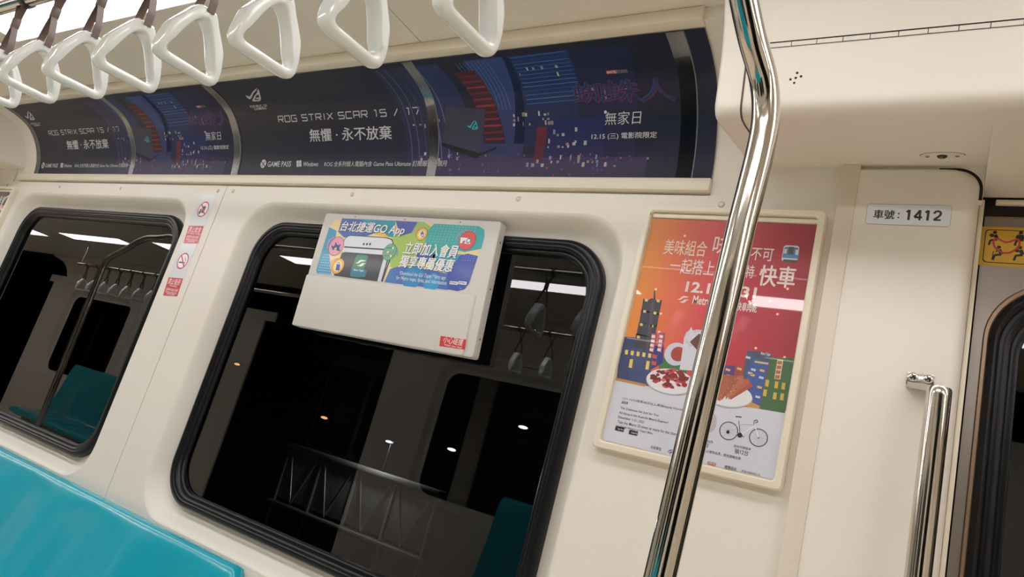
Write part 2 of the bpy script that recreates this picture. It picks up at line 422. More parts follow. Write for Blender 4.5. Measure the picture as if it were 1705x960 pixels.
# door header boxes (overhang), with hinged cover
HX0 = -.42
def make_header(idx, x0, x1, xd0, xd1):
    """x0..x1 the whole box, xd0..xd1 the doorway between"""
    root = empty('trim_%d' % idx, ((x0 + x1) / 2, YW, 2.0), kind='structure')
    def arc(cy, cz, r, a0, a1, n=8): return [(cy + r * math.cos(a0 + (a1 - a0) * i / n), cz + r * math.sin(a0 + (a1 - a0) * i / n)) for i in range(n + 1)]
    under = [(1.43, 2.005), (1.40, 2.0)]
    corner = arc(1.130, 1.979, .027, -PI * .46, -PI * .97)
    front = [(1.0805, 2.0665)]
    top = [(1.0768, 2.0752), (1.060, 2.12), (1.035, 2.165), (1.0, 2.198), (.955, 2.221), (.90, 2.233), (.86, 2.2352)]
    prof = under + [(1.15, 1.9535)] + corner + front
    b = MB(); body = prof + top; cy, cz = 1.27, 2.12; rings = []
    for d_, q in ((.0, .016), (.001, .010), (.004, .005), (.009, .0016), (.016, .0)):
        rings.append((d_, q))
    xs = [(x0 + d_, q) for d_, q in rings] + [(x1 - d_, q) for d_, q in rings[::-1]]
    pf = prof
    def shrink(y, z, q):
        v = Vector((cy - y, cz - z)); v.normalize(); return (y + v.x * q, z + v.y * q)
    pf = prof + top
    b.loft([[(x, *shrink(y, z, q)) for y, z in pf] for x, q in xs], False)
    for x in (x0, x1):
        pts = [shrink(y, z, .016) for y, z in pf] + [(.86, 2.25), (1.43, 2.25)]
        b.add([(x, y, z) for y, z in pts], [tuple(range(len(pts)))])
    b.build('header_cover', BEIGE, root, 45)
    b = MB(); b.prism_x([(1.0803, 2.0668), (1.0770, 2.0750)], x0 + .01, x1 - .01)
    b.prism_x([(1.0799, 2.0662), (1.0795, 2.0672)], x0 + .09, x1 - .09, 1); b.prism_x([(1.0771, 2.0742), (1.0762, 2.0762)], x0 + .09, x1 - .09, 1)
    x = x0 + .085
    while x < x1 - .08:
        b.add([(x, 1.0797, 2.0668), (x + .0011, 1.0797, 2.0668), (x + .0011, 1.0765, 2.0750), (x, 1.0765, 2.0750)], [(0, 1, 2, 3)], 1)
        x += .0415
    b.build('cover_hinge', [BEIGE, DARK], root, 30)
    # seam of the cover, running over the front and under the box
    b = MB()
    for xs in (x0 + .052, x1 - .052):
        seam = [(1.30, 1.9815), (1.15, 1.9535)] + corner + [(1.0805, 2.0660)]
        q = []
        for (y, z) in seam: q.append((y - .0006, z - .0006))
        b.loft([[(xs - .0018, y, z) for y, z in q], [(xs + .0018, y, z) for y, z in q]], False)
    b.build('cover_seam', mat('brown seam', (92, 72, 60), .6, noise=.05), root)
    # drop fascia over the doorway
    b = MB(); b.prism_x([(1.16, 1.95515), (1.20, 1.9585), (1.25, 1.9615), (1.35, 1.9640), (1.45, 1.9650), (1.461, 1.967), (1.463, 1.99), (1.43, 2.003), (1.16, 1.9556)], xd0 + .0150, xd1 - .0150, closed=True, caps=True)
    b.build('door_fascia', BEIGE, root, 50)
    b = MB(); b.rbox(xd0 + .036, xd1 - .036, 1.458, 1.468, 1.952, 1.962, .002); b.build('track_strip', CREAM, root)
    b = MB(); b.box(xd0 + .004, xd1 - .004, 1.4675, 1.50, 1.932, 2.0); b.build('track_gap', DARK, root)
    # five small holes of a grille, set on the cover as dark plugs
    if idx == 3:
        ny = (1.1031 - 1.0805) / (2.0665 - 1.9816); d = ray(1325, 130)      # face y = 1.1031 - ny*(z-1.9816)
        t = (1.1031 + ny * (1.9816 - CAM_Z)) / (d.y + ny * d.z); u, v = d.x * t, CAM_Z + d.z * t
        for dx, dz in ((0, 0), (.0085, .002), (-.0085, -.002), (.0015, .0085), (-.0015, -.0085)):
            b = MB(); zz = v + dz; b.disc((u + dx, 1.1031 - ny * (zz - 1.9816) - .0004, zz), (0, -1, -ny), .0023, .0006, 14); b.build('grille_hole', DARK, root)
    return root
DW = 1.37
hdr = make_header(3, HX0, HX0 + 2 * .44 + DW + .03, .0, DW + .03)
hdr_l = make_header(4, 2 * XC - (HX0 + 2 * .44 + DW + .03), -3.955, 2 * XC - DW - .03, 2 * XC)

# doors (stainless leaves with rubber framed window)
def make_door(idx, x0):
    root = empty('door_%d' % idx, (x0 + DW / 2, 1.47, 0), kind='structure')
    for k in (0, 1):
        a = x0 + k * DW / 2 + .001; w = DW / 2 - .002
        cx, cz, hw, hh = a + w / 2 + (.0 if k == 0 else 0), 1.33, w / 2 - .016, .475
        v, f = fill([[(a, .02), (a + w, .02), (a + w, 1.955), (a, 1.955)], rr(cx, cz, hw, hh, .115, 10)])
        b = MB(); b.add([(x, 1.47, z) for x, z, _ in v], f); leaf = b.build('door_leaf', STEEL, root, 0)
        b = MB(); b.loft([[(x, 1.47 + d, z) for x, z in rr(cx, cz, hw - i, hh - i, .115 - i * .5, 12)] for i, d in ((0, 0), (0, -.004), (.002, -.006), (.007, -.006), (.010, -.003), (.010, .02))])
        b.build('window_ring', RING, leaf)
        b = MB(); b.loft([[(x, 1.47 + d, z) for x, z in rr(cx, cz, hw - i, hh - i, .115 - i * .5, 12)] for i, d in ((.009, .01), (.010, -.006), (.018, -.011), (.024, -.008), (.026, -.003), (.030, -.004), (.040, -.002), (.044, .004), (.047, .003), (.056, .006), (.058, .02))])
        b.build('window_gasket', RUBBER, leaf, 50)
        o = rr(cx, cz, hw - .05, hh - .05, .09, 10); b = MB(); b.add([(x, 1.483, z) for x, z in o], [tuple(range(len(o)))]); b.build('door_glass', GLASS, leaf, 0)
    return root
door_r = make_door(1, .0205); door_l = make_door(2, 2 * XC - DW - .0205)

# cove behind the banners, rails, ceiling
b = MB()
pc = [smooth_cove(COVE_S[-1] * i / 24, -.004) for i in range(-1, 26)]
b.prism_x([(1.408, 1.925)] + pc + [(1.150, 2.235)], 2 * XC + .5, -.41); b.build('trim_5', BEIGE, kind='structure')
RX0, RX1 = -3.965, -.495
b = MB(); b.rbox(RX0, RX1, 1.384, 1.412, 1.9345, 1.966, .003); b.build('trim_6', CREAM, kind='structure')
b = MB(); b.rbox(-3.9, -.497, 1.142, 1.172, 2.203, 2.2345, .003); b.build('trim_7', CREAM, kind='structure')
# ceiling: a row of panels with thin dark joints, lamps in openings
LY0, LY1 = .60, .866
root = empty('ceiling', (0, 0, 2.24), kind='structure')
joints = [X0, XC - 4.5, XC - 3.0, XC - .5 - 1.15, -1.262, .35, 2.0, X1]
for a, c in zip(joints[:-1], joints[1:]):
    for (y0, y1) in ((-1.2, -.45), (-.4485, .4985), (.50, 1.2)):
        b = MB(); b.box(a + .0014, c - .0014, y0, y1, 2.2355, 2.26); b.build('ceiling_panel', CEIL, root)
b = MB(); b.box(X0, X1, -1.6, 1.6, 2.262, 2.28); b.build('ceiling_backing', DARK, root)

# lamps, two rows
def make_lamp(x0, x1, sgn):
    y0, y1 = (LY0, LY1) if sgn > 0 else (-.41, -.23)
    root = empty('ceiling_light', ((x0 + x1) / 2, (y0 + y1) / 2, 2.2355))
    b = MB(); b.rbox(x0 + .012, x1 - .012, y0 + .010, y1 - .010, 2.2285, 2.2352, .002); b.build('diffuser', LIGHTM if sgn > 0 else LIGHTB, root)
    b = MB()
    for q in ((x0, x1, y0, y0 + .009), (x0, x1, y1 - .009, y1), (x0, x0 + .011, y0 + .009, y1 - .009), (x1 - .011, x1, y0 + .009, y1 - .009)):
        b.box(q[0], q[1], q[2], q[3], 2.2275, 2.2354)
    b.build('frame', CEIL, root); return root
LB = 'long bright ceiling light panel '
row = [(-8.92, -6.05), (-5.95, -3.08), (-2.98, -.11), (-.01, 2.86)]
names = {2: 'above the hanging strap handles, white and washed out', 1: 'running on past the left edge of the picture', 3: 'over the doorway to the right of the photo', 0: 'farthest down the car to the left'}
for i, (a, c) in enumerate(row):
    tag(make_lamp(a, c, 1), LB + names[i], 'ceiling light', 'ceiling lights over the near seats')
for i in range(9):
    a = -.83 - 1.67 * (6 - i); tag(make_lamp(a, a + 1.15, -1), 'short bright light panel along the middle of the ceiling, %s from the left' % ['first', 'second', 'third', 'fourth', 'fifth', 'sixth', 'seventh', 'eighth', 'ninth'][i], 'ceiling light', 'ceiling lights along the middle')

# ends of the car
b = MB(); b.box(X0 - .05, X0, -1.6, 1.6, 0, 2.28); b.build('wall_left', BEIGE, kind='structure')
b = MB(); b.box(X1, X1 + .05, -1.6, 1.6, 0, 2.28); b.build('wall_right', BEIGE, kind='structure')
# near wall continues past the doorways
for nm, (a, c) in (('wall_far_left', (X0, -6.25)), ('wall_far_right', (1.72, X1))):
    b = MB(); b.box(a, c, YW, YW + .03, 0, 2.25); b.build(nm, BEIGE, kind='structure')

# ================================================================== BANNERS IN THE COVE
def skyline(S, rnd):
    """night city print in the middle and right of the banner, written in pixels of the picture"""
    # slanted tower fronts
    U = lambda x, y: (x, y)
    def quad(u0, u1, v0, v1, top, bot, lay, sk=0.):
        S.face([(u0 + S.du, v0), (u1 + S.du, v0), (u1 + sk + S.du, v1), (u0 + sk + S.du, v1)], [bot, bot, top, top], lay)
    quad(-1.42, -1.26, .03, .345, '283050', '2a2444', 1, -.05)
    quad(-1.30, -1.17, .02, .345, '223866', '30284e', 2, -.06)
    quad(-1.16, -1.02, .05, .345, '2c4a86', '33345f', 2, .02)
    quad(-1.05, -.86, .09, .345, '18356e', '20294e', 2, .03)
    quad(-.96, -.78, .02, .16, '1c2a62', '2b2450', 3, 0)
    quad(-.86, -.70, .03, .345, '16264e', '251f46', 1, .02)
    quad(-1.40, -.66, .0, .06, '3a2c58', '2c2a48', 4, 0)
    for i in range(13):
        v = .20 + i * .0115; S.uvline([(-1.02 + .02 + S.du, v), (-.86 + .02 + S.du, v + .004)], .0022, rnd.choice(['2f5fb0', '3f72c0', '20488f']), 3)
    for i in range(9):
        x = -1.15 + i * .012; S.uvline([(x + S.du, .19), (x - .02 + S.du, .34)], .0016, '5a78b8', 3)
    for i in range(6):
        S.uvline([(-1.40 + i * .028 + S.du, .02), (-1.45 + i * .028 + S.du, .345)], .004, rnd.choice(['43537f', '5a6690', '33406c']), 3)
    cols = ['a8a8a8', 'b8b4aa', '8c8480', '7c8cb0', '9a8c84']
    for (ua, ub, va, vb, n) in ((-1.06, -.92, .145, .175, 16), (-.96, -.80, .085, .10, 9), (-.93, -.86, .115, .128, 5), (-1.42, -1.30, .15, .17, 6), (-1.38, -1.22, .055, .075, 10), (-1.02, -.74, .035, .06, 22), (-.90, -.70, .20, .23, 7), (-1.0, -.88, .27, .30, 6)):
        for k in range(n):
            u = rnd.uniform(ua, ub); v = va + (vb - va) * rnd.randrange(3) / 2.5; w = rnd.uniform(.003, .009); h = rnd.uniform(.004, .012)
            S.uvpoly([(u + S.du, v), (u + w + S.du, v), (u + w + S.du, v + h), (u + S.du, v + h)], rnd.choice(cols), 5)
    for k in range(60):
        u = rnd.uniform(-1.38, -.66); v = rnd.uniform(.01, .07); w = rnd.uniform(.002, .006)
        S.uvpoly([(u + S.du, v), (u + w + S.du, v), (u + w + S.du, v + w), (u + S.du, v + w)], rnd.choice(['7a4a7a', 'a04858', '5a5a9a', '8a6a6a', '4a4a8a']), 5)
    quad(-1.145, -1.075, .10, .31, '4a2236', '341c34', 4, -.05)
    for i in range(11):
        f = i / 10; S.uvline([(-1.142 - .045 * f + S.du, .112 + i * .018), (-1.080 - .045 * f + S.du, .113 + i * .018)], .0055, ['7c2a3a', '6a2636', '8c3440'][i % 3], 5)
    quad(-.985, -.955, .04, .14, '6a2436', '4a1e38', 4, .01)

def eye_logo(S, pts_org, k, col, lay):
    x, y = pts_org
    q = lambda *a: [(x + p * k, y + r * k) for p, r in a]
    S.poly(q((0, 36), (22, 44), (38, 18), (58, 0), (54, 12), (40, 28), (30, 52), (22, 58), (8, 48)), col, lay)
    S.poly(q((60, 8), (66, 10), (78, 56), (72, 66), (40, 68), (34, 62), (44, 42), (58, 24)), col, lay)
    S.poly(q((56, 36), (66, 34), (70, 54), (64, 60), (46, 60), (50, 48)), '24262f', lay + 1)
    S.poly(q((50, 50), (74, 46), (76, 54), (56, 56)), col, lay + 2)
GLY = {'R': [[(0, 0), (0, 1), (1, 1), (1, .45), (0, .45)], [(.45, .45), (1, 0)]], 'O': [[(0, 0), (0, 1), (1, 1), (1, 0), (0, 0)]], 'G': [[(1, 1), (0, 1), (0, 0), (1, 0), (1, .5), (.5, .5)]],
       'S': [[(1, 1), (0, 1), (0, .52), (1, .48), (1, 0), (0, 0)]], 'T': [[(0, 1), (1, 1)], [(.5, 1), (.5, 0)]], 'I': [[(.5, 0), (.5, 1)]], 'X': [[(0, 0), (1, 1)], [(0, 1), (1, 0)]],
       'C': [[(1, 1), (0, 1), (0, 0), (1, 0)]], 'A': [[(0, 0), (0, 1), (1, 1), (1, 0)], [(0, .42), (1, .42)]], '1': [[(.2, 1), (.6, 1), (.6, 0)]], '5': [[(1, 1), (0, 1), (0, .55), (1, .55), (1, 0), (0, 0)]], '7': [[(0, 1), (1, 1), (.55, 0)]], '/': [[(.2, 0), (.8, 1)]]}
def techno(S, body, bl, tr, col, lay):
    (u0, v0), (u1, v1) = S.p(*bl), S.p(*tr); adv = {' ': .55, 'I': .6, '1': .8}
    tot = sum(adv.get(c, 1.0) for c in body); x = u0; k = (u1 - u0) / tot; h = (v1 - v0) * .82; w = h * .15
    for c in body:
        a = adv.get(c, 1.0) * k
        for st in GLY.get(c, []):
            S.uvline([(x + a * (.10 + .74 * p) + h * .12 * q, v0 + h * (.06 + .9 * q)) for p, q in st], w, col, lay)
        x += a
def make_banner(du, ua, ub, label):
    root = empty('banner_poster', ((ua + ub) / 2, 1.39, 1.97))
    rnd = random.Random(4)
    S = cove_sheet((360, 0), 1 / 3, du)
    n = 26
    def col(u):      # printed colour along the sheet
        t = (u - du + 2.225) / 1.728
        a, b_, c = (40, 42, 54), (30, 34, 58), (24, 30, 56)
        return tuple(int(a[i] + (b_[i] - a[i]) * min(1, t * 2)) if t < .5 else int(b_[i] + (c[i] - b_[i]) * (t * 2 - 1)) for i in range(3))
    L = COVE_S[-1] - .004
    for i in range(n):
        u0, u1 = ua + (ub - ua) * i / n, ua + (ub - ua) * (i + 1) / n
        S.face([(u0, .002), (u1, .002), (u1, L), (u0, L)], [col(u0), col(u1), col(u1), col(u0)], 0)
    skyline(S, rnd)
    # dark laptop lid with its emblem, open base below
    S.poly([(1148, 528), (1345, 545), (1318, 765), (1130, 710)], '3a3d52', 6)
    S.poly([(1130, 712), (1318, 768), (1300, 790), (1180, 752), (1125, 724)], '14151c', 7)
    S.poly([(1318, 768), (1405, 728), (1400, 742), (1300, 790)], '1c1d26', 7)
    eye_logo(S, (1254, 598), .72, '35aeb8', 8)
    S.build('print', COVEP, root)
    W = 'c6c8cc'
    # emblem and maker line, top left
    eye_logo(S, (146, 436), 1.02, W, 2)
    S.text('REPUBLIC OF', (174, 537), (252, 519), W, 2, .01); S.text('GAMERS', (194, 549), (248, 533), W, 2, .01)
    S.build('emblem', COVEP, root)
    techno(S, 'ROG STRIX SCAR 15 / 17', (312, 612), (1015, 525), 'c2c4c8', 2); S.build('headline', COVEP, root)
    S.text('無懼 · 永不放棄', (470, 708), (874, 625), 'c8c9cc', 2, .012); S.build('slogan', COVEP, root)
    S.circ(237, 818, 14, W, 2); S.line([(228, 806), (246, 832)], .003, '24262f', 3); S.line([(246, 806), (228, 832)], .003, '24262f', 3)
    S.text('GAME PASS', (256, 833), (378, 805), W, 2, .01)
    S.build('pass_mark', COVEP, root)
    for a, c in ((403, 802), (416, 801), (403, 818), (416, 817)): S.poly([(a, c), (a + 11, c), (a + 11, c + 15), (a, c + 15)], W, 2)
    S.text('Windows', (434, 831), (513, 808), W, 2, .008)
    S.build('partner_mark', COVEP, root)
    S.text('ROG 全系列個人電腦內含 Game Pass Ultimate 訂閱服務一個月', (541, 833), (1156, 801), W, 9, .004)
    S.build('partner_line', COVEP, root)
    # right hand title block, pixels of the 720,0 view
    S.org, S.k = (720, 0), 560 / 1629
    S.rect((846, 357), (893, 335), 'b8353c', 6); S.text('MARVEL', (849, 354), (891, 338), 'd8d8d8', 7, .02); S.text('STUDIOS', (897, 352), (944, 333), 'b4b4b8', 7, 0)
    for ch, a, c in (('蜘', (690, 502), (822, 392)), ('蛛', (842, 498), (996, 378)), ('人', (1010, 494), (1170, 372))):
        S.text(ch, (a[0] - 3, a[1] - 2), (c[0] - 3, c[1] - 2), '2f5aa4', 6, .012); S.text(ch, (a[0] + 3, a[1] + 2), (c[0] + 3, c[1] + 2), '8c2c48', 7, .012)
        S.text(ch, a, c, '2a2f5e', 8, .006)
    S.build('title', COVEP, root)
    S.text('無家日', (836, 606), (1014, 534), 'd0d2d6', 6, -.004, .12)
    S.circ(840, 542, 7, 'd0d2d6', 6)
    S.build('subtitle', COVEP, root)
    S.text('12.15 (三) 電影院限定', (772, 680), (1090, 636), 'd4d6da', 6, .004)
    S.build('date_line', COVEP, root)
    # curved clear retaining strips lying over the print
    strips = [(-1.325, .032), (-.565, .038)] if du == 0 else [(-1.295, .032), (-.592, .036), (-2.152, .034)]
    for xc, w in strips:
        b = MB(); b.loft([[(xc + du - w / 2, *smooth_cove(L * i / 30, .0028)) for i in range(31)], [(xc + du + w / 2, *smooth_cove(L * i / 30, .0028)) for i in range(31)]], False)
        b.loft([[(xc + du + q, *smooth_cove(L * i / 30, h)) for i in range(31)] for q, h in ((w / 2, .0028), (w / 2 + .002, .0034), (w / 2 + .003, .0008))], False, mi=1)
        b.build('retaining_strip', [FILM, mat('film edge', (120, 124, 134), .3)], root, label='glossy dark curved clear strip')
    tag(root, label, 'poster', 'night city banners in the cove above the windows')
    return root
make_banner(0, -2.225, -.499, 'dark laptop advert banner, right one of two, ending beside the door header')
make_banner(-1.66, -3.835, -2.229, 'dark laptop advert banner, left one of two, in the cove above the left window')

# ================================================================== STRAP HANDLES AND GRAB RAIL
RAIL_Y, RAIL_Z = .565, 2.024
def make_handrail():
    root = empty('grab_pole', (-.285, .8, 0))
    low = [(-.285, .8, 0.0), (-.2685, .8, .6), (-.249, .8, 1.17), (-.2355, .8, 1.60)]
    bend = spline([(-.2355, .8, 1.60), (-.2305, .8, 1.70), (-.2315, .797, 1.752), (-.239, .783, 1.795), (-.2535, .752, 1.835), (-.2665, .726, 1.877), (-.282, .694, 1.93), (-.302, .655, 1.975), (-.33, .61, 1.998), (-.37, RAIL_Y + .008, RAIL_Z), (-.42, RAIL_Y, RAIL_Z), (-.46, RAIL_Y, RAIL_Z)], 7)
    path = [Vector(p) for p in low[:-1]] + bend
    b = MB(); b.tube(path, .0175, 32); b.build('pole', CHROME, root, 60)
    b = MB(); b.tube([(2 * XC - p.x, p.y, p.z) for p in path], .0175, 32); b.build('pole', CHROME, root, 60)
    b = MB(); b.tube([(-.46, RAIL_Y, RAIL_Z), (-2.2, RAIL_Y, RAIL_Z), (2 * XC + .46, RAIL_Y, RAIL_Z)], .0165, 28); b.build('overhead_rail', CHROME, root, 60)
    b = MB(); b.tube([(-.44, RAIL_Y, RAIL_Z), (-.475, RAIL_Y, RAIL_Z)], .0195, 28)
    b.build('rail_collar', CHROME, root, 60)
    b = MB(); b.disc((-.285, .8, 0), (0, 0, 1), .04, .012, 28); b.build('floor_flange', CHROME, root)
    for x in (-1.15, -2.35, -3.5):
        b = MB(); b.tube([(x, RAIL_Y, RAIL_Z + .01), (x, RAIL_Y, 2.2355)], .009, 16); b.disc((x, RAIL_Y, 2.2355), (0, 0, -1), .025, .006, 24); b.tube([(x - .02, RAIL_Y, RAIL_Z), (x + .02, RAIL_Y, RAIL_Z)], .0195, 24)
        b.build('hanger', CHROME, root, 50)
    return root
pole = make_handrail()
tag(pole, 'polished steel grab pole in the foreground bending into the rail with strap handles', 'grab pole')

def round_poly(pts, rad, n=7):
    out = []; m = len(pts)
    for i in range(m):
        p, a, c = Vector(pts[i]), Vector(pts[i - 1]), Vector(pts[(i + 1) % m])
        u, w = (a - p).normalized(), (c - p).normalized(); ang = math.acos(max(-1, min(1, u.dot(w)))); d = rad[i] / math.tan(ang / 2)
        s0, s1 = p + u * d, p + w * d
        for k in range(n):
            t = k / (n - 1); out.append(s0 * (1 - t) ** 2 + p * 2 * t * (1 - t) + s1 * t * t)
    return out
def by_angle(loop, c, N):
    res = []
    L = [(p - c) for p in loop]
    for k in range(N):
        a = 2 * PI * k / N; d = Vector((math.cos(a), math.sin(a))); best = None
        for p, q in zip(L, L[1:] + L[:1]):
            e = q - p; den = d.x * e.y - d.y * e.x
            if abs(den) < 1e-12: continue
            t = (p.x * e.y - p.y * e.x) / den; s = (p.x * d.y - p.y * d.x) / den
            if t > 0 and -1e-6 <= s <= 1 + 1e-6 and (best is None or t < best): best = t
        res.append(c + d * best)
    return res
def make_handle():
    """origin on the rail; ring hangs below, lying in the y-z plane"""
    root = empty('strap_handle', (0, 0, 0))
    T = -.143
    N = 120; c = Vector((0, T - .072))
    outer = by_angle(round_poly([(-.017, T), (-.054, T - .058), (-.0665, T - .126), (.0665, T - .126), (.054, T - .058), (.017, T)], [.004, .05, .021, .021, .05, .004]), c, N)
    inner = by_angle(round_poly([(0, T + .012), (-.0495, T - .1085), (.0495, T - .1085)], [.030, .011, .011], 13), c, N)
    rings = []; M = 18
    for o, i in zip(outer, inner):
        mid = (o + i) / 2; h = (o - i) / 2; ax = .0165 + .0055 * max(0, 1 - abs(o.x) / .03) * (1 if o.y > T - .03 else 0)
        f = max(0, min(1, (mid.y - (T - .117)) / .03))            # 0 on the bottom bar, 1 on the sides
        ring = []
        for k in range(M):
            a = 2 * PI * k / M; ca, sa = math.cos(a), math.sin(a); e = .85 - .47 * f
            p = mid + h * (abs(ca) ** e * (1 if ca > 0 else -1)); x = (ax - .004 * (1 - f)) * (abs(sa) ** e * (1 if sa > 0 else -1))
            ring.append((x, p.x, p.y))
        rings.append(ring)
    rings.append(rings[0])
    b = MB(); b.loft(rings); b.build('ring', HANDLE, root, 60)
    # strap: loop over the rail, stitched sleeve, two legs down to the ring
    b = MB(); w = .0075
    def ribbon(path, th=.0024, w=.0070, tw=None):
        rs = []
        P = [Vector(p) for p in path]
        for i, p in enumerate(P):
            t = (P[min(i + 1, len(P) - 1)] - P[max(i - 1, 0)]).normalized(); nn = Vector((0, 1, 0)).cross(t).normalized()
            rs.append([p + Vector((0, -w, 0)) + nn * th / 2, p + Vector((0, w, 0)) + nn * th / 2, p + Vector((0, w, 0)) - nn * th / 2, p + Vector((0, -w, 0)) - nn * th / 2])
        b.loft(rs, True, (True, True))
    R = .019
    loop = [(-.0035, 0, -.052), (-.008, 0, -.036), (-.0185, 0, -.012)] + [(R * math.cos(PI - PI * k / 10), 0, R * math.sin(PI * k / 10)) for k in range(11)] + [(.0185, 0, -.012), (.008, 0, -.036), (.0035, 0, -.052)]
    ribbon(loop)
    for s in (-1, 1): ribbon(spline([(s * .003, 0, -.05), (s * .004, 0, -.074), (s * .013, 0, -.096), (s * .022, 0, -.122), (s * .0232, 0, -.137), (s * .0232, 0, -.152)], 4))
    b.build('strap', STRAP, root, 40)
    b = MB(); b.rbox(-.0062, .0062, -.0085, .0085, -.076, -.05, .0015); b.build('sleeve', STRAP, root)
    b = MB()
    b.tube([(.012, 0, 0), (.026, 0, 0)], .0205, 20); b.build('stop_ring', BUCKLE, root, 50)
    return root
proto = make_handle()
order = ['rightmost of eight, its upper half cut off by the top edge', 'second from the right, its top cut off by the picture edge', 'third from the right, its lower corner over the right banner top',
         'fourth from the right, in front of the join between banners', 'fifth from the right', 'sixth from the right', 'seventh from the right', 'leftmost of eight, cut by the left picture edge']
HX = [-.576 - .2095 * i for i in range(8)]
for i, x in enumerate(HX):
    o = proto if i == 0 else copy_tree(proto)
    o.location = (x, RAIL_Y, RAIL_Z); o.rotation_euler = (math.radians(4.5 + [.5, 0, .6, -.4, 0, .5, -.3, .2][i]), 0, math.radians([0, 1.5, -1, 1, -1.5, .5, 1, -1][i]))
    tag(o, 'white triangular strap handle, ' + order[i], 'strap handle', 'strap handles on the overhead rail')

# ================================================================== FRAMED POSTERS
PX0, PX1, PZ0, PZ1 = -.627, -.243, 1.330, 1.891      # outer frame
QX0, QX1, QZ0, QZ1 = -.6105, -.2575, 1.348, 1.862    # printed sheet
YP = 1.386
def frame_mesh(root, fx=lambda x: x):
    b = MB()
    cx, cz = (PX0 + PX1) / 2, (PZ0 + PZ1) / 2; hw, hh = (PX1 - PX0) / 2, (PZ1 - PZ0) / 2
    lo = lambda i, y: [(fx(x), y, z) for x, z in rr(cx, cz, hw - i, hh - i, .008, 4)]
    b.loft([lo(0, YW), lo(0, 1.381), lo(.002, 1.377), lo(.012, 1.3755), lo(.0145, 1.378), lo(.015, YP + .001)])
    b.build('frame', CREAM, root, 40)
    b = MB(); x0, x1 = sorted((fx(QX0), fx(QX1))); b.rbox(x0, x1, YP - .004, YP, QZ1 + .001, QZ1 + .0105, .0015); b.build('top_clip', CREAM, root)
    b = MB(); x0, x1 = sorted((fx(PX0 + .012), fx(PX1 - .012))); b.box(x0, x1, YP + .001, YW - .001, PZ0 + .012, PZ1 - .012); b.build('backing', CREAM, root)
root = empty('framed_poster', (-.434, YW, 1.33))
tag(root, 'framed red and orange food promotion poster behind the steel pole', 'poster')
frame_mesh(root)
S = flat_sheet(YP, (980, 330), 420 / 1493)
P2 = lambda x, y: (x * (420 / 1440) / (420 / 1493), (y * (420 / 1440) + 230) / (420 / 1493))      # pixels of the lower view -> upper view
# warm gradient
GX = [0, .2, .45, .7, 1.0]; GC = [(232, 146, 62), (226, 112, 72), (214, 74, 84), (186, 52, 70), (160, 44, 60)]
VW = S.p(*P2(155, 250))[1]
for k in range(4):
    u0, u1 = QX0 + (QX1 - QX0) * GX[k], QX0 + (QX1 - QX0) * GX[k + 1]
    for (va, vb, ta, tb) in ((VW, 1.66, 1.02, 1.0), (1.66, QZ1, 1.0, .93)):
        cl = lambda c, t: tuple(min(255, int(x * t)) for x in c)
        S.face([(u0, va), (u1, va), (u1, vb), (u0, vb)], [cl(GC[k], ta), cl(GC[k + 1], ta), cl(GC[k + 1], tb), cl(GC[k], tb)], 0)
S.uvpoly([(QX0, QZ0), (QX1, QZ0), (QX1, VW), (QX0, VW)], 'd3d6e2', 0)
# stepped tower, left
TW = '3c3d49'
S.poly([(384, 600), (388, 545), (394, 545), (396, 600)], TW, 2)
for pts in ([(325, 592), (345, 606), (375, 590), (405, 606), (435, 602), (428, 640), (415, 690), (312, 665)], [(312, 660), (418, 684), (405, 760), (300, 735)], [(298, 733), (405, 755), (392, 830), (284, 805)], [(282, 800), (390, 824), (385, 905), (268, 880)]):
    S.poly(pts, TW, 2)
for q in ((325, 660), (386, 670), (305, 738), (368, 746), (288, 812), (405, 598), (335, 594)): S.poly([(q[0], q[1]), (q[0] + 17, q[1] + 3), (q[0] + 15, q[1] + 18), (q[0] - 2, q[1] + 15)], 'e0c878', 3)
S.poly([(372, 600), (392, 604), (360, 900), (338, 895)], '4c4d58', 3)
# buildings along the boundary
def q2(*a): return [P2(*p) for p in a]
S.poly(q2((185, 0), (262, 5), (330, 40), (325, 280), (160, 248)), '33406e', 1)
S.poly(q2((200, 0), (262, 0), (255, 62), (188, 55)), 'd98a4a', 0.5)
S.poly(q2((250, 60), (370, 85), (345, 282), (222, 262)), '3c4a78', 1.2)
S.poly(q2((330, 40), (430, 60), (425, 150), (355, 190), (330, 280)), '2c3f86', 1.1)
S.poly(q2((405, 120), (560, 130), (560, 210), (400, 200)), '3f7a48', 1)
S.poly(q2((160, 235), (330, 272), (320, 285), (155, 250)), 'c08a50', 1.4)
for k in range(5): x, y = 210 + k * 33, 75 + k * 5; S.poly(q2((x, y), (x + 17, y + 3), (x + 13, y + 28), (x - 3, y + 25)), 'e8cf6a', 2)
for x, y in ((237, 128), (332, 138)): S.poly(q2((x, y), (x + 18, y + 3), (x + 10, y + 52), (x - 8, y + 48)), 'e8cf6a', 2)
for x, y in ((365, 100), (362, 138)): S.poly(q2((x, y), (x + 26, y + 6), (x + 23, y + 28), (x - 3, y + 22)), 'd05050', 2)
S.poly(q2((478, 122), (510, 126), (507, 144), (475, 140)), 'e8b04a', 2)
# two vertical shop signs
for x in (372, 418): 
    S.poly([(x, 795), (x + 34, 801), (x + 18, 918), (x - 12, 910)], '3146a0', 4)
    S.poly([(x + 4, 800), (x + 30, 805), (x + 12, 912), (x - 8, 906)], 'd85a64', 5)
    for k in range(4): S.poly([(x + 4 - k * 4, 808 + k * 26), (x + 24 - k * 4, 812 + k * 26), (x + 21 - k * 4, 828 + k * 26), (x + k * -4, 824 + k * 26)], 'eed8d6', 6)
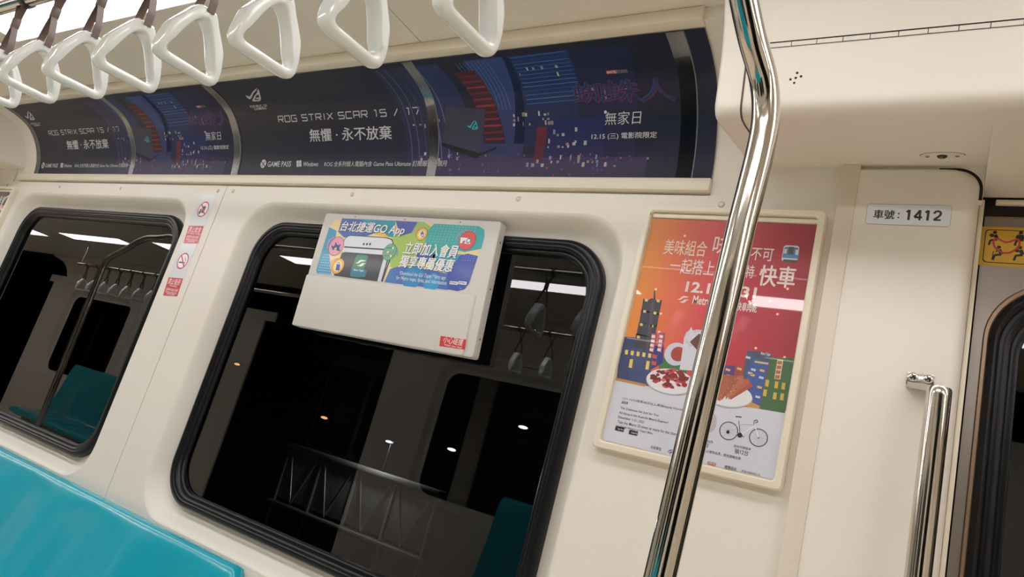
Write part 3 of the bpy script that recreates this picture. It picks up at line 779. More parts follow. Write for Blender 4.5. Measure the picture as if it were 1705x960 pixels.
# right side towers
S.poly(q2((760, 165), (840, 165), (830, 300), (740, 300)), '5a3f86', 1); S.poly(q2((838, 165), (880, 165), (865, 300), (820, 300)), 'a04a46', 1.1)
S.poly(q2((905, 80), (945, 82), (920, 290), (870, 280)), '4a5878', 1.2)
S.poly(q2((945, 82), (1040, 95), (975, 410), (860, 390), (900, 240)), '3f5aa0', 1.4)
S.poly(q2((943, 82), (1045, 95), (1036, 140), (940, 125)), '44506a', 1.6)
S.poly(q2((1040, 118), (1178, 125), (1120, 437), (975, 412)), '3f6a42', 1.5)
S.poly(q2((860, 340), (975, 395), (975, 412), (850, 395)), 'd09a4a', 1.7)
for x, y in ((785, 180), (850, 175), (900, 110), (930, 180), (925, 210), (980, 185), (975, 225), (790, 215), (912, 200), (965, 280), (955, 335)): S.poly(q2((x, y), (x + 26, y + 7), (x + 22, y + 19), (x - 4, y + 12)), 'e0b868' if (x + y) % 2 else 'c8d0e0', 2)
for x, y in ((1012, 245), (1065, 255), (1105, 262), (1000, 300), (1056, 318), (1097, 323)): S.poly(q2((x, y), (x + 20, y + 3), (x + 14, y + 42), (x - 5, y + 38)), 'd0b052', 2)
S.poly(q2((1078, 130), (1112, 134), (1094, 246), (1060, 240)), 'd8c8a8', 2)
for k in range(4): S.poly(q2((1081 - k * 4.5, 138 + k * 27), (1106 - k * 4.5, 141 + k * 27), (1102 - k * 4.5, 160 + k * 27), (1077 - k * 4.5, 157 + k * 27)), 'b06a50', 3)
S.poly(q2((950, 138), (1028, 150), (1025, 160), (946, 148)), 'd8c060', 2)
S.text('Metro Taipei', P2(982, 108), P2(1040, 94), 'e6e6ea', 3, .01)
for x, y in ((398, 538), (428, 682), (418, 790), (1178, 535), (1075, 608), (990, 886), (1160, 940), (570, 222), (1118, 685)):
    S.circ(x, y, 9, 'f0b088', 1.1); S.circ(x, y, 4, 'fff2dc', 1.3)
# mug, plates, food
S.circ(*P2(500, 100), 70, 'cdd0dc', 4, 1.0); S.circ(*P2(512, 100), 44, 'a8443e', 4.3, 1.0)
S.poly(q2((548, 0), (690, 0), (690, 200), (520, 190)), 'd6d8e2', 5)
S.poly(q2((548, 0), (560, -28), (620, -40), (690, -30), (690, 20), (580, 60), (555, 30)), 'c4c6d0', 5.2)
S.poly([(563, 830), (610, 760), (622, 800), (660, 790), (680, 760), (700, 880), (600, 860)], 'd2d4de', 5.4)
S.poly([(600, 850), (655, 800), (690, 830), (690, 900), (640, 895)], '6a4038', 5.6)
u, v = S.p(*P2(465, 255))
S.face([(u + .052 * math.cos(a * PI / 18), v - .002 + .026 * math.sin(a * PI / 18)) for a in range(36)], 'b8b6bc', 5.7)
S.face([(u + .051 * math.cos(a * PI / 18), v + .026 * math.sin(a * PI / 18)) for a in range(36)], 'e4e4ea', 6)
rnd = random.Random(3)
for k in range(46):
    a, r = rnd.uniform(0, 2 * PI), rnd.uniform(0, 1) ** .6
    x, y = u + .038 * r * math.cos(a), v + .006 + .019 * r * math.sin(a); w = rnd.uniform(.004, .0085); t = rnd.uniform(0, PI)
    S.face([(x + w * math.cos(t + j) * (1.4 if j in (0, 3) else .8), y + w * .7 * math.sin(t + j)) for j in (0, 1, 2, 3, 4, 5)], rnd.choice(['9c2a34', 'b43a42', '7c1e28', 'c85058', '8a2430', 'd07070']), 6.2 + k * .03)
u, v = S.p(*P2(790, 330))
S.face([(u + .05 * math.cos(a * PI / 18), v - .002 + .024 * math.sin(a * PI / 18)) for a in range(36)], 'b8b6bc', 5.7)
S.face([(u + .049 * math.cos(a * PI / 18), v + .0235 * math.sin(a * PI / 18)) for a in range(36)], 'e4e4ea', 6)
for k, pts in enumerate([((800, 290), (930, 262), (938, 285), (810, 362)), ((800, 262), (915, 240), (922, 262), (800, 360)), ((770, 235), (880, 222), (890, 250), (785, 360)), ((740, 215), (850, 225), (850, 260), (760, 365)), ((720, 210), (800, 222), (790, 300), (752, 368), (700, 350))]):
    S.poly(q2(*pts), ['a8563e', 'b4644a', 'bc6c50', 'a85c44', 'b0604a'][k], 6.4 + k * .2)
for k in range(70):
    x, y = rnd.uniform(720, 925), rnd.uniform(232, 350)
    if y > 360 - (x - 760) * .45 or y < 225: continue
    S.circ(*P2(x, y), rnd.uniform(1.5, 4), rnd.choice(['d89a7a', '8a3e30', 'e0b090', 'c0705a']), 7.6, n=6)
# train front, upper right
S.rrect((1140, 372), (1250, 282), .006, 'd2dae4', 2); S.rrect((1149, 346), (1245, 292), .004, '5a7898', 2.3)
S.rect((1180, 330), (1218, 288), '4a4a50', 2.6); S.rect((1155, 326), (1176, 300), 'bcd0e0', 2.6); S.rect((1222, 334), (1242, 304), 'bcd0e0', 2.6)
S.rect((1146, 352), (1244, 340), '4a86b8', 2.6); S.rect((1150, 376), (1236, 366), '4c4450', 2.2)
S.build('print', GLOSSP, root)
# lettering
LW = 'e8d8d4'
S.text('美味組合', (440, 330), (710, 255), 'ecd2bc', 3, .006); S.text('味', (728, 332), (850, 222), LW, 3, .004); S.text('你', (862, 350), (938, 285), LW, 3, .006); S.text('不可', (955, 365), (1100, 300), LW, 3, .006)
S.text('一起搭上', (475, 440), (755, 372), LW, 3, .006); S.text('捷運', (768, 460), (912, 385), LW, 3, .006); S.text('特', (922, 470), (988, 398), LW, 3, .006); S.text('快車', (1000, 515), (1235, 408), LW, 3, .022)
S.text('12.1-12.31', (570, 553), (1000, 528), LW, 3, .03)
def swoosh(S, x, y, k, col, lay):
    q = lambda *a: [(x + p * k, y + r * k) for p, r in a]
    S.poly(q((0, 20), (14, 16), (30, 2), (40, 0), (70, 4), (56, 10), (38, 10), (28, 18), (16, 23)), col, lay)
    S.poly(q((10, 34), (26, 33), (34, 28), (44, 20), (70, 22), (56, 27), (46, 38), (34, 42)), col, lay)
swoosh(S, 525, 578, 1, LW, 3)
S.text('Metro Taipei', (610, 640), (860, 598), LW, 3, .02); S.text('快車肉乾', (872, 664), (1002, 624), LW, 3, .03)
S.poly([(945, 622), (972, 616), (970, 624), (950, 627)], LW, 3)
TX = '50525c'
lines = [('12/1-12/31搭乘30次以上再抽Apple Watch', (196, 350), (545, 378), 20), ('腳踏車', (190, 372), (230, 362), 18), ('This Delicious Set Just for You', (182, 405), (410, 402), 16),
         ('All Aboard the Kuaiche Metro Express!', (175, 432), (467, 440), 17), ('December 1-21, 2021', (170, 456), (325, 456), 16), ('Take the Metro 30 times or more for the chance', (166, 482), (530, 500), 18), ('on Apple Watch or Giant Bike', (158, 506), (372, 518), 17)]
for t, bl, tr, h in lines:
    a = P2(*bl); c = P2(tr[0], tr[1]); (u0, v0), (u1, v1) = S.p(*a), S.p(*c); hh = .0063
    S.uvtext(t, u0, v0 - .004, u1, v0 + .0022, TX, 3, .004)
# store badges
for a, c in ((150, 520), (228, 542)):
    S.rrect(P2(a, c + 14), P2(a + 56, c), .002, '16161a', 3); S.text('App Store' if a == 150 else 'Google Play', P2(a + 16, c + 12), P2(a + 52, c + 8), 'e8e8ea', 4)
S.text('主辦單位', P2(352, 638), P2(418, 634), TX, 3, .004); swoosh(S, *P2(448, 645), .55, TX, 3); S.text('Metro Taipei', P2(486, 672), P2(600, 672), TX, 3, .01)
S.text('抽12台', P2(560, 608), P2(690, 608), TX, 3, .004); S.text('Apple Watch', P2(580, 590), P2(712, 592), TX, 3)
S.circ(*P2(690, 490), 42, 'bdb6bc', 2, 1.5)
S.text('捷安特腳踏車', P2(828, 630), P2(928, 636), TX, 3); S.text('抽12台', P2(832, 665), P2(915, 652), TX, 3, .006)
S.text('贈品以實物為準，顏色隨機出貨', P2(640, 655), P2(870, 688), TX, 3)
S.rrect(P2(678, 728), P2(728, 722), .001, 'b04a48', 2); S.text('快車肉乾', P2(681, 727), P2(726, 722), 'eeeeee', 3)
S.text('視覺設計', P2(774, 752), P2(848, 748), TX, 3, .006); S.text('新城行銷有限公司', P2(872, 772), P2(980, 784), TX, 3)
# bicycle
BK = '26262c'
for x, y in ((800, 538), (970, 577)):
    S.ring(*P2(x, y), 56, .09, BK, 3, 44)
    for k in range(12):
        uc, vc = S.p(*P2(x, y)); a = PI * 2 * k / 12; S.uvline([(uc, vc), (uc + .0148 * math.cos(a), vc + .0148 * math.sin(a))], .00022, '8a8c94', 2.6)
    S.circ(*P2(x, y), 5, BK, 3)
for pts, w, col in (([(860, 498), (945, 502)], .0013, 'f4f4f6'), ([(866, 562), (944, 512)], .0015, 'f4f4f6'), ([(858, 480), (866, 562)], .0012, BK), ([(800, 538), (862, 502)], .0009, 'e2e2e8'), ([(800, 538), (866, 562)], .0010, 'e2e2e8'), ([(946, 498), (970, 577)], .0013, 'f4f4f6'), ([(860, 499), (945, 503)], .0003, BK), ([(840, 456), (874, 460)], .0020, BK), ([(945, 480), (962, 476), (966, 488), (952, 492)], .0014, BK), ([(946, 482), (944, 505)], .0012, BK)):
    S.line([P2(*p) for p in pts], w, col, 3.4)
S.circ(*P2(864, 563), 15, BK, 3.6); S.circ(*P2(796, 545), 10, BK, 3.6); S.line([P2(864, 563), P2(888, 572)], .0012, BK, 3.8)
S.build('lettering', GLOSSP, root)
S2 = flat_sheet(1.3752, (980, 330), 420 / 1493); S2.text('6', (361, 99), (376, 80), '6a665e', 1, .004); S2.build('frame_number', PRINT, root, 'small dark numeral six')

# partial frame on the far left
fxl = lambda x: 2 * XC - x - .008
root = empty('framed_poster', (fxl(-.434), YW, 1.33)); frame_mesh(root, fxl)
S = Sheet(lambda x, y: on_y(x, y, YP), lambda u, v, h: (u, YP - h, v))
ua, ub = fxl(QX1), fxl(QX0)
S.uvpoly([(ua, QZ0), (ub, QZ0), (ub, QZ1), (ua, QZ1)], 'd88a48', 0)
S.uvpoly([(ua, QZ1 - .07), (ub, QZ1 - .07), (ub, QZ1), (ua, QZ1)], '34363c', 1)
S.uvpoly([(ua, QZ0), (ub, QZ0), (ub, QZ1 - .25), (ua, QZ1 - .25)], 'd0ccc4', 1)
S.ring(9, 338, 6.5, .3, 'e8e8e8', 2); S.uvline([(ub - .012, QZ1 - .04), (ub - .03, QZ1 - .04)], .004, 'e8e8e8', 3)
S.uvtext('美食', ub - .11, QZ1 - .058, ub - .045, QZ1 - .02, 'e8e8e8', 2, .01)
S.uvline([(ub - .3, QZ1 - .10), (ub - .02, QZ1 - .10)], .006, '8a5a38', 2); S.uvline([(ub - .3, QZ1 - .13), (ub - .02, QZ1 - .13)], .006, '8a5a38', 2)
S.build('print', GLOSSP, root)
tag(root, 'cream framed poster cut off by the left picture edge, dark top band over orange', 'poster')

# ================================================================== DISPLAY CASE OVER THE RIGHT WINDOW
YB = 1.398
root = empty('display_case', (-1.37, YB, 1.47))
tag(root, 'pale box over the top of the right window with a colourful app advert', 'display case')
TL, TR, BLc, BR = on_y(543, 353, YB), on_y(835, 369, YB), on_y(487, 541, YB), on_y(787, 595, YB)
ztop = (TL[1] + TR[1]) / 2; zbot = (BLc[1] + BR[1]) / 2
def bx(s, t):     # s across 0..1, t up 0..1
    xl = BLc[0] + (TL[0] - BLc[0]) * t; xr = BR[0] + (TR[0] - BR[0]) * t
    return (xl + (xr - xl) * s, zbot + (ztop - zbot) * t)
def case_ring(i, y, corner=.004, ins=(0, 0)):
    out = []
    W, Hh = .66, .37
    for x, z in rr(.5 * W, .5 * Hh, W / 2 - i, Hh / 2 - i, max(.0005, corner), 4):
        q = bx(x / W, z / Hh); out.append((q[0], y, q[1]))
    return out
b = MB(); b.loft([case_ring(0, YB + .026, .008), case_ring(0, YB + .004, .008), case_ring(.0012, YB + .001, .008), case_ring(.004, YB, .006)], True, (True, True)); b.build('case_body', CASE, root, 40)
# lower cover: thin proud panel
tseam = .44
b = MB()
def cov(i, y): 
    pts = []
    for x, z in rr(.5, .5, .5 - i, .5 - i * 3, .02, 4):
        q = bx(-.001 + x * .958, -.002 + z * (tseam)); pts.append((q[0], y, q[1]))
    return pts
b.loft([cov(0, YB + .012), cov(0, YB - .002), cov(.003, YB - .004), cov(.006, YB - .0045)], True, (False, True)); b.build('lower_cover', CASE, root, 40)
RIV = mat('dark rivet', (110, 98, 86), .4, metal=.5)
for q_, t in ((.2, .975), (.5, .975), (.8, .975)):
    q = bx(q_, t); b = MB(); b.disc((q[0], YB, q[1]), (0, -1, 0), .0022, .0008, 10); b.build('rivet', RIV, root)
for t in (.85, .5, .14):
    q = bx(1, t); b = MB(); b.disc((q[0] - .0005, YB + .014, q[1]), (1, 0, 0), .0025, .0015, 10); b.build('rivet', RIV, root)
S = flat_sheet(YB - .0003, (520, 350), 320 / 1705)
# rounded artwork sheet, cut straight at the seam
art = [(42, 560), (35, 530), (60, 440), (150, 150), (200, 90), (265, 70), (940, 102), (1480, 140), (1525, 170), (1530, 230), (1390, 650), (1350, 700), (1290, 716), (1180, 705), (640, 636), (170, 572)]
S.poly(art, 'e8d59c', 0)
S.poly([(42, 560), (35, 530), (60, 440), (150, 150), (215, 180), (200, 330), (150, 380), (170, 572)], '3a9ac0', 1)
S.poly([(265, 70), (430, 78), (560, 200), (420, 250), (280, 240), (230, 190)], '4a6ab4', 1); S.poly([(430, 78), (740, 92), (720, 240), (560, 215)], '2a9ab4', 1.2)
S.poly([(740, 92), (935, 103), (880, 200), (780, 230)], '4a5ab0', 1.4); S.poly([(540, 210), (620, 180), (700, 260), (660, 240)], 'e6c04a', 1.5)
S.circ(880, 330, 200, '9ac060', 1.1); S.poly([(700, 250), (880, 180), (980, 330), (760, 520), (690, 500)], 'a4c45c', 1.2)
S.poly([(1080, 118), (1480, 140), (1525, 170), (1530, 230), (1500, 340), (1350, 370), (1150, 320), (1000, 290), (1030, 180)], '36aab0', 1.3)
S.circ(1120, 330, 130, '3aa8a8', 1.4); S.poly([(930, 380), (1090, 390), (1080, 470), (930, 440)], '3f5cae', 1.5)
S.poly([(1080, 380), (1340, 390), (1330, 500), (1200, 560), (1040, 480)], '35a4c4', 1.5)
S.poly([(1310, 400), (1380, 384), (1470, 405), (1390, 650), (1350, 700), (1290, 716), (1200, 700), (1195, 560)], '3a52ac', 1.8)
S.poly([(640, 636), (690, 520), (780, 490), (1000, 520), (1200, 560), (1200, 706)], '3f6cb6', 1.6); S.circ(890, 590, 90, '2f8ac4', 1.7); S.circ(1060, 640, 70, '2a9cd0', 1.75)
S.poly([(640, 636), (690, 520), (760, 600), (740, 648)], '3a78b8', 1.8)
for i in range(9):
    for j in range(8):
        x, y = 110 + i * 16 - j * 9, 392 + j * 23 + i * 1.5
        if x < 175 and x > 48: S.circ(x, y, 3.5, 'cfe6ee', 2.2, n=8)
for i in range(14):
    for j in range(7):
        x, y = 1085 + i * 28 - j * 8, 130 + j * 24 + i * 2
        if x < 1500 and not (930 < x < 1020): S.circ(x, y, 3.2, 'a8d8dc', 2.2, n=8)
for i in range(5):
    for j in range(3): S.circ(1345 + i * 24 - j * 6, 400 + j * 20 + i * 2, 3, 'b0bce8', 2.2, n=8)
# phone drawing
S.poly([(282, 400), (285, 260), (310, 228), (345, 218), (660, 240), (708, 255), (722, 290), (690, 450), (625, 634), (200, 578), (270, 560)], '30323a', 2.6)
S.poly([(275, 318), (292, 255), (318, 232), (345, 226), (655, 247), (700, 262), (714, 290), (706, 345)], 'dde2ea', 3)
S.poly([(272, 330), (704, 358), (694, 400), (272, 368)], 'dde2ea', 3)
S.poly([(265, 374), (640, 402), (575, 630), (190, 578)], '33333b', 3.2)
S.poly([(640, 402), (694, 404), (615, 634), (578, 628)], 'd2d8e2', 3.2); S.poly([(664, 440), (676, 442), (622, 632), (610, 630)], '30323a', 3.5)
S.poly([(170, 572), (182, 545), (210, 520), (202, 578)], 'dde2ea', 3.2)
for x in (458, 486, 514): S.circ(x, 300, 9, '3a3a40', 4, n=14)
S.rrect((330, 585), (500, 400), .008, '2f8a62', 4); S.poly([(338, 570), (352, 500), (490, 530), (468, 592), (350, 588)], '2a7a94', 4.2)
for a in range(1): swoosh(S, 382, 440, 1.4, 'e8f0ee', 5)
S.text('Metro Taipei', (365, 540), (460, 528), 'e8f0ee', 5, .01)
# round badges
for x, y, r, c in ((214, 318, 62, 'e8a0b4'), (228, 495, 52, 'e8b04a'), (972, 210, 46, 'e8b860'), (1375, 270, 72, 'dc5050'), (686, 370, 58, '6ab48a')):
    S.circ(x, y, r + 3, '3c3a4a', 4); S.circ(x, y, r, c, 4.3)
S.circ(228, 495, 36, 'f0dca8', 4.6); S.circ(972, 210, 30, 'f0dca8', 4.6)
S.poly([(180, 350), (170, 310), (195, 320), (210, 280), (225, 310), (258, 300), (240, 330), (250, 365), (215, 355)], '2a4a9a', 5); S.circ(208, 342, 12, 'f0d060', 5.4, n=5)
S.poly([(218, 478), (250, 482), (242, 535), (208, 530)], '2a52a8', 5); S.line([(224, 478), (230, 462), (244, 466), (244, 480)], .0016, '30323a', 5.2)
S.poly([(968, 235), (962, 205), (980, 180), (992, 205), (988, 238)], '4a68b0', 5); S.circ(978, 222, 7, 'e8e8f0', 5.3)
S.poly([(1318, 240), (1408, 250), (1402, 300), (1312, 292)], 'eef0f2', 5); S.poly([(1340, 270), (1360, 268), (1344, 306), (1326, 302)], 'c84a78', 5.3); S.ring(1388, 270, 20, .3, '3a4252', 5.3)
for y, c, kx in ((332, '2c4a8a', 718), (368, 'c8604a', 672), (402, 'c8504a', 698)): S.line([(645 + (368 - y) * .35, y + 0), (725 + (368 - y) * .2, y + 4)], .0022, c, 5); S.circ(kx, y + 3, 8, 'f0f0f0', 5.4, n=12)
for (x, y, r, n, c) in ((214, 318, 78, 9, 'e8889c'), (228, 495, 66, 8, 'e8a0a8'), (972, 210, 58, 8, 'e89a90'), (1375, 270, 92, 10, 'e8788c'), (686, 370, 72, 7, '6aa4b4')):
    for k in range(n):
        a = PI * (.95 - .75 * k / (n - 1)) if x > 300 else PI * (1.05 - .7 * k / (n - 1))
        if x == 686: a = PI * (.4 - .5 * k / (n - 1))
        S.circ(x + r * math.cos(a), y - r * math.sin(a), 7.5, c, 3.8, n=6)
S.build('print', PRINT, root)
for dx, dy, c, l in ((4, 5, '4a5a68', 5.6), (0, 0, 'f2f2f0', 6)):
    S.text('台北捷運GO App', (242 + dx, 196 + dy), (838 + dx, 126 + dy), c, l, .022, .12)
    S.text('立即加入會員', (803 + dx, 386 + dy), (1308 + dx, 312 + dy), c, l, .022, .1)
    S.text('獨享專屬優惠', (764 + dx, 502 + dy), (1272 + dx, 438 + dy), c, l, .022, .1)
for t, (xa, ya), xb in (('*Download the Go! Taipei Metro app', (772, 562), 1186), ('for Metro maps, fares, and information.', (745, 604), 1200)):
    (u0, v0), (u1, _) = S.p(xa, ya), S.p(xb, ya + 40); S.uvtext(t, u0, v0 - .006, u1, v0 + .0085, 'dfe8f2', 6, .004, .1)
for a in (1222, 1300):
    S.poly([(a, 628), (a + 72, 635), (a + 68, 662), (a - 4, 655)], 'e8eaf0', 6); S.circ(a + 10, 643, 6, '40455a', 6.4, n=10); S.line([(a + 22, 643), (a + 60, 648)], .0022, '40455a', 6.4)
S.text('AD', (1308, 698), (1326, 688), 'c8d0ee', 6)
S.build('lettering', PRINT, root)
# small red warning sticker on the cover
S = flat_sheet(YB - .0048, (460, 320), 440 / 1408)
S.poly([(876, 764), (1012, 784), (1004, 838), (868, 818)], 'cc3038', 0)
S.text('小心碰撞', (886, 800), (1000, 782), 'f0dcdc', 1, .004); S.text('Watch your head', (892, 818), (990, 822), 'f0dcdc', 1, .006)
S.build('warning_sticker', PRINT, root, 'small red sticker with white lettering')

# ================================================================== PROHIBITION STICKERS ON THE PILLAR
def sticker(corners, draw, label):
    root = empty('prohibition_sticker', (on_y(*corners[3], 1.3995)[0], YW, on_y(*corners[3], 1.3995)[1]))
    S = flat_sheet(1.3995, (260, 310), 220 / 1006)
    S.poly(corners, 'd8dde2', 0); S.build('backing_film', PRINT, root)
    draw(S); S.build('print', PRINT, root)
    tag(root, label, 'sticker', 'prohibition stickers between the windows')
def red_tag(S, pts, words):
    S.poly(pts, 'cc3344', 1)
    (a, b_, c, d) = pts[:4]
    for t, f0, f1, s0, s1 in words:
        def at(s, t_): return (a[0] + (b_[0] - a[0]) * s + (d[0] - a[0]) * t_, a[1] + (b_[1] - a[1]) * s + (d[1] - a[1]) * t_)
        p, q = at(s0, f1), at(s1, f0); S.text(t, p, q, 'f2e4e6', 2, .008)
def draw1(S):
    u, v = S.p(358, 175); R = .0315
    S.face([(u + R * math.cos(a * PI / 20), v + R * math.sin(a * PI / 20)) for a in range(40)], 'f0f0f2', 1)
    for k in range(40):
        a0, a1 = k * PI / 20, (k + 1) * PI / 20
        S.face([(u + R * math.cos(a0), v + R * math.sin(a0)), (u + R * math.cos(a1), v + R * math.sin(a1)), (u + R * .84 * math.cos(a1), v + R * .84 * math.sin(a1)), (u + R * .84 * math.cos(a0), v + R * .84 * math.sin(a0))], 'cc3344', 2)
    for q in ([(-.004, -.014), (.010, -.014), (.013, .012), (-.007, .012)], [(-.020, -.006), (-.006, -.006), (-.008, -.019), (-.018, -.019)], [(-.019, -.005), (-.007, -.005), (-.010, .002), (-.016, .002)]):
        S.face([(u + x, v + y) for x, y in q], '2c3038', 2)
    S.uvline([(u + .003, v + .012), (u + .007, v + .021)], .002, '2c3038', 2)
    S.uvline([(u - R * .62, v + R * .62), (u + R * .62, v - R * .62)], .0055, 'cc3344', 3)
    red_tag(S, [(250, 300), (362, 302), (318, 436), (208, 432)], (('禁止飲食', .06, .36, .06, .93), ('No eating or drinking', .40, .50, .05, .95), ('違規依法處以罰鍰', .58, .68, .08, .92), ('Violators will be fined', .74, .82, .08, .9), ('NT$7,500', .87, .94, .25, .75)))
def draw2(S):
    u, v = S.p(203, 568); R = .0315
    S.face([(u + R * math.cos(a * PI / 20), v + R * math.sin(a * PI / 20)) for a in range(40)], 'f0f0f2', 1)
    for k in range(40):
        a0, a1 = k * PI / 20, (k + 1) * PI / 20
        S.face([(u + R * math.cos(a0), v + R * math.sin(a0)), (u + R * math.cos(a1), v + R * math.sin(a1)), (u + R * .84 * math.cos(a1), v + R * .84 * math.sin(a1)), (u + R * .84 * math.cos(a0), v + R * .84 * math.sin(a0))], 'cc3344', 2)
    S.uvline([(u - .020, v - .006), (u + .012, v - .006)], .005, '2c3038', 2); S.uvline([(u + .014, v - .006), (u + .018, v - .006)], .005, '2c3038', 2)
    S.uvline([(u + .016, v - .001), (u + .016, v + .006), (u + .008, v + .008), (u + .009, v + .015)], .0022, '2c3038', 2)
    S.uvline([(u - R * .62, v + R * .62), (u + R * .62, v - R * .62)], .0055, 'cc3344', 3)
    red_tag(S, [(96, 692), (205, 702), (160, 838), (52, 830)], (('禁止吸菸', .06, .36, .06, .93), ('No smoking', .40, .50, .25, .75), ('違規依法處以罰鍰', .60, .70, .08, .92), ('Violators will be fined', .76, .83, .08, .9), ('NT$10,000', .87, .94, .22, .78)))
sticker([(345, 55), (462, 62), (372, 306), (240, 298)], draw1, 'no eating or drinking sticker, upper of two on the pillar right of the left window')
sticker([(196, 436), (310, 440), (212, 702), (88, 692)], draw2, 'no smoking sticker, lower of two on the pillar right of the left window')

# ================================================================== NUMBER PLATE, DOOR STICKER, GRAB HANDLE, LENS PLATE
YPL = YW - .0155
root = empty('number_plate', (-.1, YPL, 1.88))
S = flat_sheet(YPL, (1380, 300), 325 / 918)
S.rrect((169, 205), (582, 118), .006, '8a9098', 0); (u0, v0), (u1, v1) = S.p(171, 203), S.p(580, 120)
S.face(rr((u0 + u1) / 2, (v0 + v1) / 2, (u1 - u0) / 2, (v1 - v0) / 2, .005, 5), 'dfe4ea', .6); S.build('plate', PRINT, root)
S.text('車號', (208, 180), (312, 141), '22242a', 2, .02); S.circ(329, 157, 4.5, '22242a', 2); S.circ(327, 175, 4.5, '22242a', 2)
def digits(S, body, bl, tr, col, lay):
    D = {'1': [[(.18, .78), (.52, .98)], [(.52, 1), (.52, 0)]], '4': [[(.70, 1), (.04, .30), (1, .30)], [(.70, 1), (.70, 0)]],
         '2': [[(.06, .70), (.14, .86), (.32, .94), (.5, .95), (.72, .92), (.88, .80), (.88, .64), (.74, .48), (.10, .08)], [(.06, .09), (.96, .09)]]}
    (u0, v0), (u1, v1) = S.p(*bl), S.p(*tr); k = (u1 - u0) / len(body); h = v1 - v0
    for i, c in enumerate(body):
        for n, st in enumerate(D[c]): S.uvline([(u0 + k * (i + .06 + .84 * p), v0 + h * q) for p, q in st], h * (.17 if n == 1 and c != '1' else .2), col, lay + .3 * n)
digits(S, '1412', (352, 186), (538, 144), '22242a', 2); S.build('lettering', PRINT, root)
tag(root, 'pale number plate with dark digits 1412 high on the panel by the door', 'number plate')

root = empty('priority_sticker', (.08, 1.47, 1.83))
S = flat_sheet(1.4696, (1600, 320), 1 / 3)
(ua, va), (_, vb) = S.p(80, 362), S.p(103, 170); ub = ua + .14
S.uvpoly([(ua, va), (ub, va), (ub, vb), (ua, vb)], 'd8ac28', 0)
u0, u1, v0, v1 = ua + .0075, ub - .0075, va + .006, vb - .0055
for k in (('1c1a18', 0, 1), ('d8ac28', .0016, 1.5)): S.face(rr((u0 + u1) / 2, (v0 + v1) / 2, (u1 - u0) / 2 - k[1], (v1 - v0) / 2 - k[1], .007, 6), k[0], k[2])
S.build('backing', PRINT, root)
hc = S.p(226, 262); heart = []
for k in range(41):
    t = 2 * PI * k / 40; heart.append((hc[0] + .00125 * 16 * math.sin(t), hc[1] + .0010 * (13 * math.cos(t) - 5 * math.cos(2 * t) - 2 * math.cos(3 * t) - math.cos(4 * t))))
S.uvline(heart, .0036, 'c03a28', 3)
def sitter(x, y, flip=1, extra=None):
    u, v = S.p(x, y); k = '1a1816'; f = flip; g = .78
    S.face([(u + .0042 * g * math.cos(a * PI / 10), v + .0042 * g * math.sin(a * PI / 10)) for a in range(20)], k, 2)
    S.uvline([(u + .001 * g * f, v - .006 * g), (u + .006 * g * f, v - .018 * g)], .0075 * g, k, 2); S.uvline([(u + .006 * g * f, v - .019 * g), (u - .007 * g * f, v - .021 * g)], .0055 * g, k, 2.2); S.uvline([(u - .007 * g * f, v - .020 * g), (u - .010 * g * f, v - .034 * g)], .0048 * g, k, 2)
    S.uvline([(u + .002 * g * f, v - .008 * g), (u - .006 * g * f, v - .012 * g)], .0030 * g, k, 2.2)
    if extra == 'belly': S.face([(u - .002 * g * f + .006 * math.cos(a * PI / 8), v - .012 * g + .006 * math.sin(a * PI / 8)) for a in range(16)], k, 2.3)
    if extra == 'baby': S.face([(u - .006 * g * f + .0035 * math.cos(a * PI / 8), v - .008 * g + .0035 * math.sin(a * PI / 8)) for a in range(16)], k, 2.3)
    if extra == 'cane': S.uvline([(u - .010 * g * f, v - .010 * g), (u - .012 * g * f, v - .034 * g)], .0016 * g, k, 2.3)
sitter(170, 200, 1, 'baby'); sitter(300, 202, 1, 'belly'); sitter(190, 274, 1, 'cane'); sitter(296, 276, 1, 'baby')
S.build('print', PRINT, root)
tag(root, 'yellow priority seat sticker with red heart on the steel door', 'sticker')

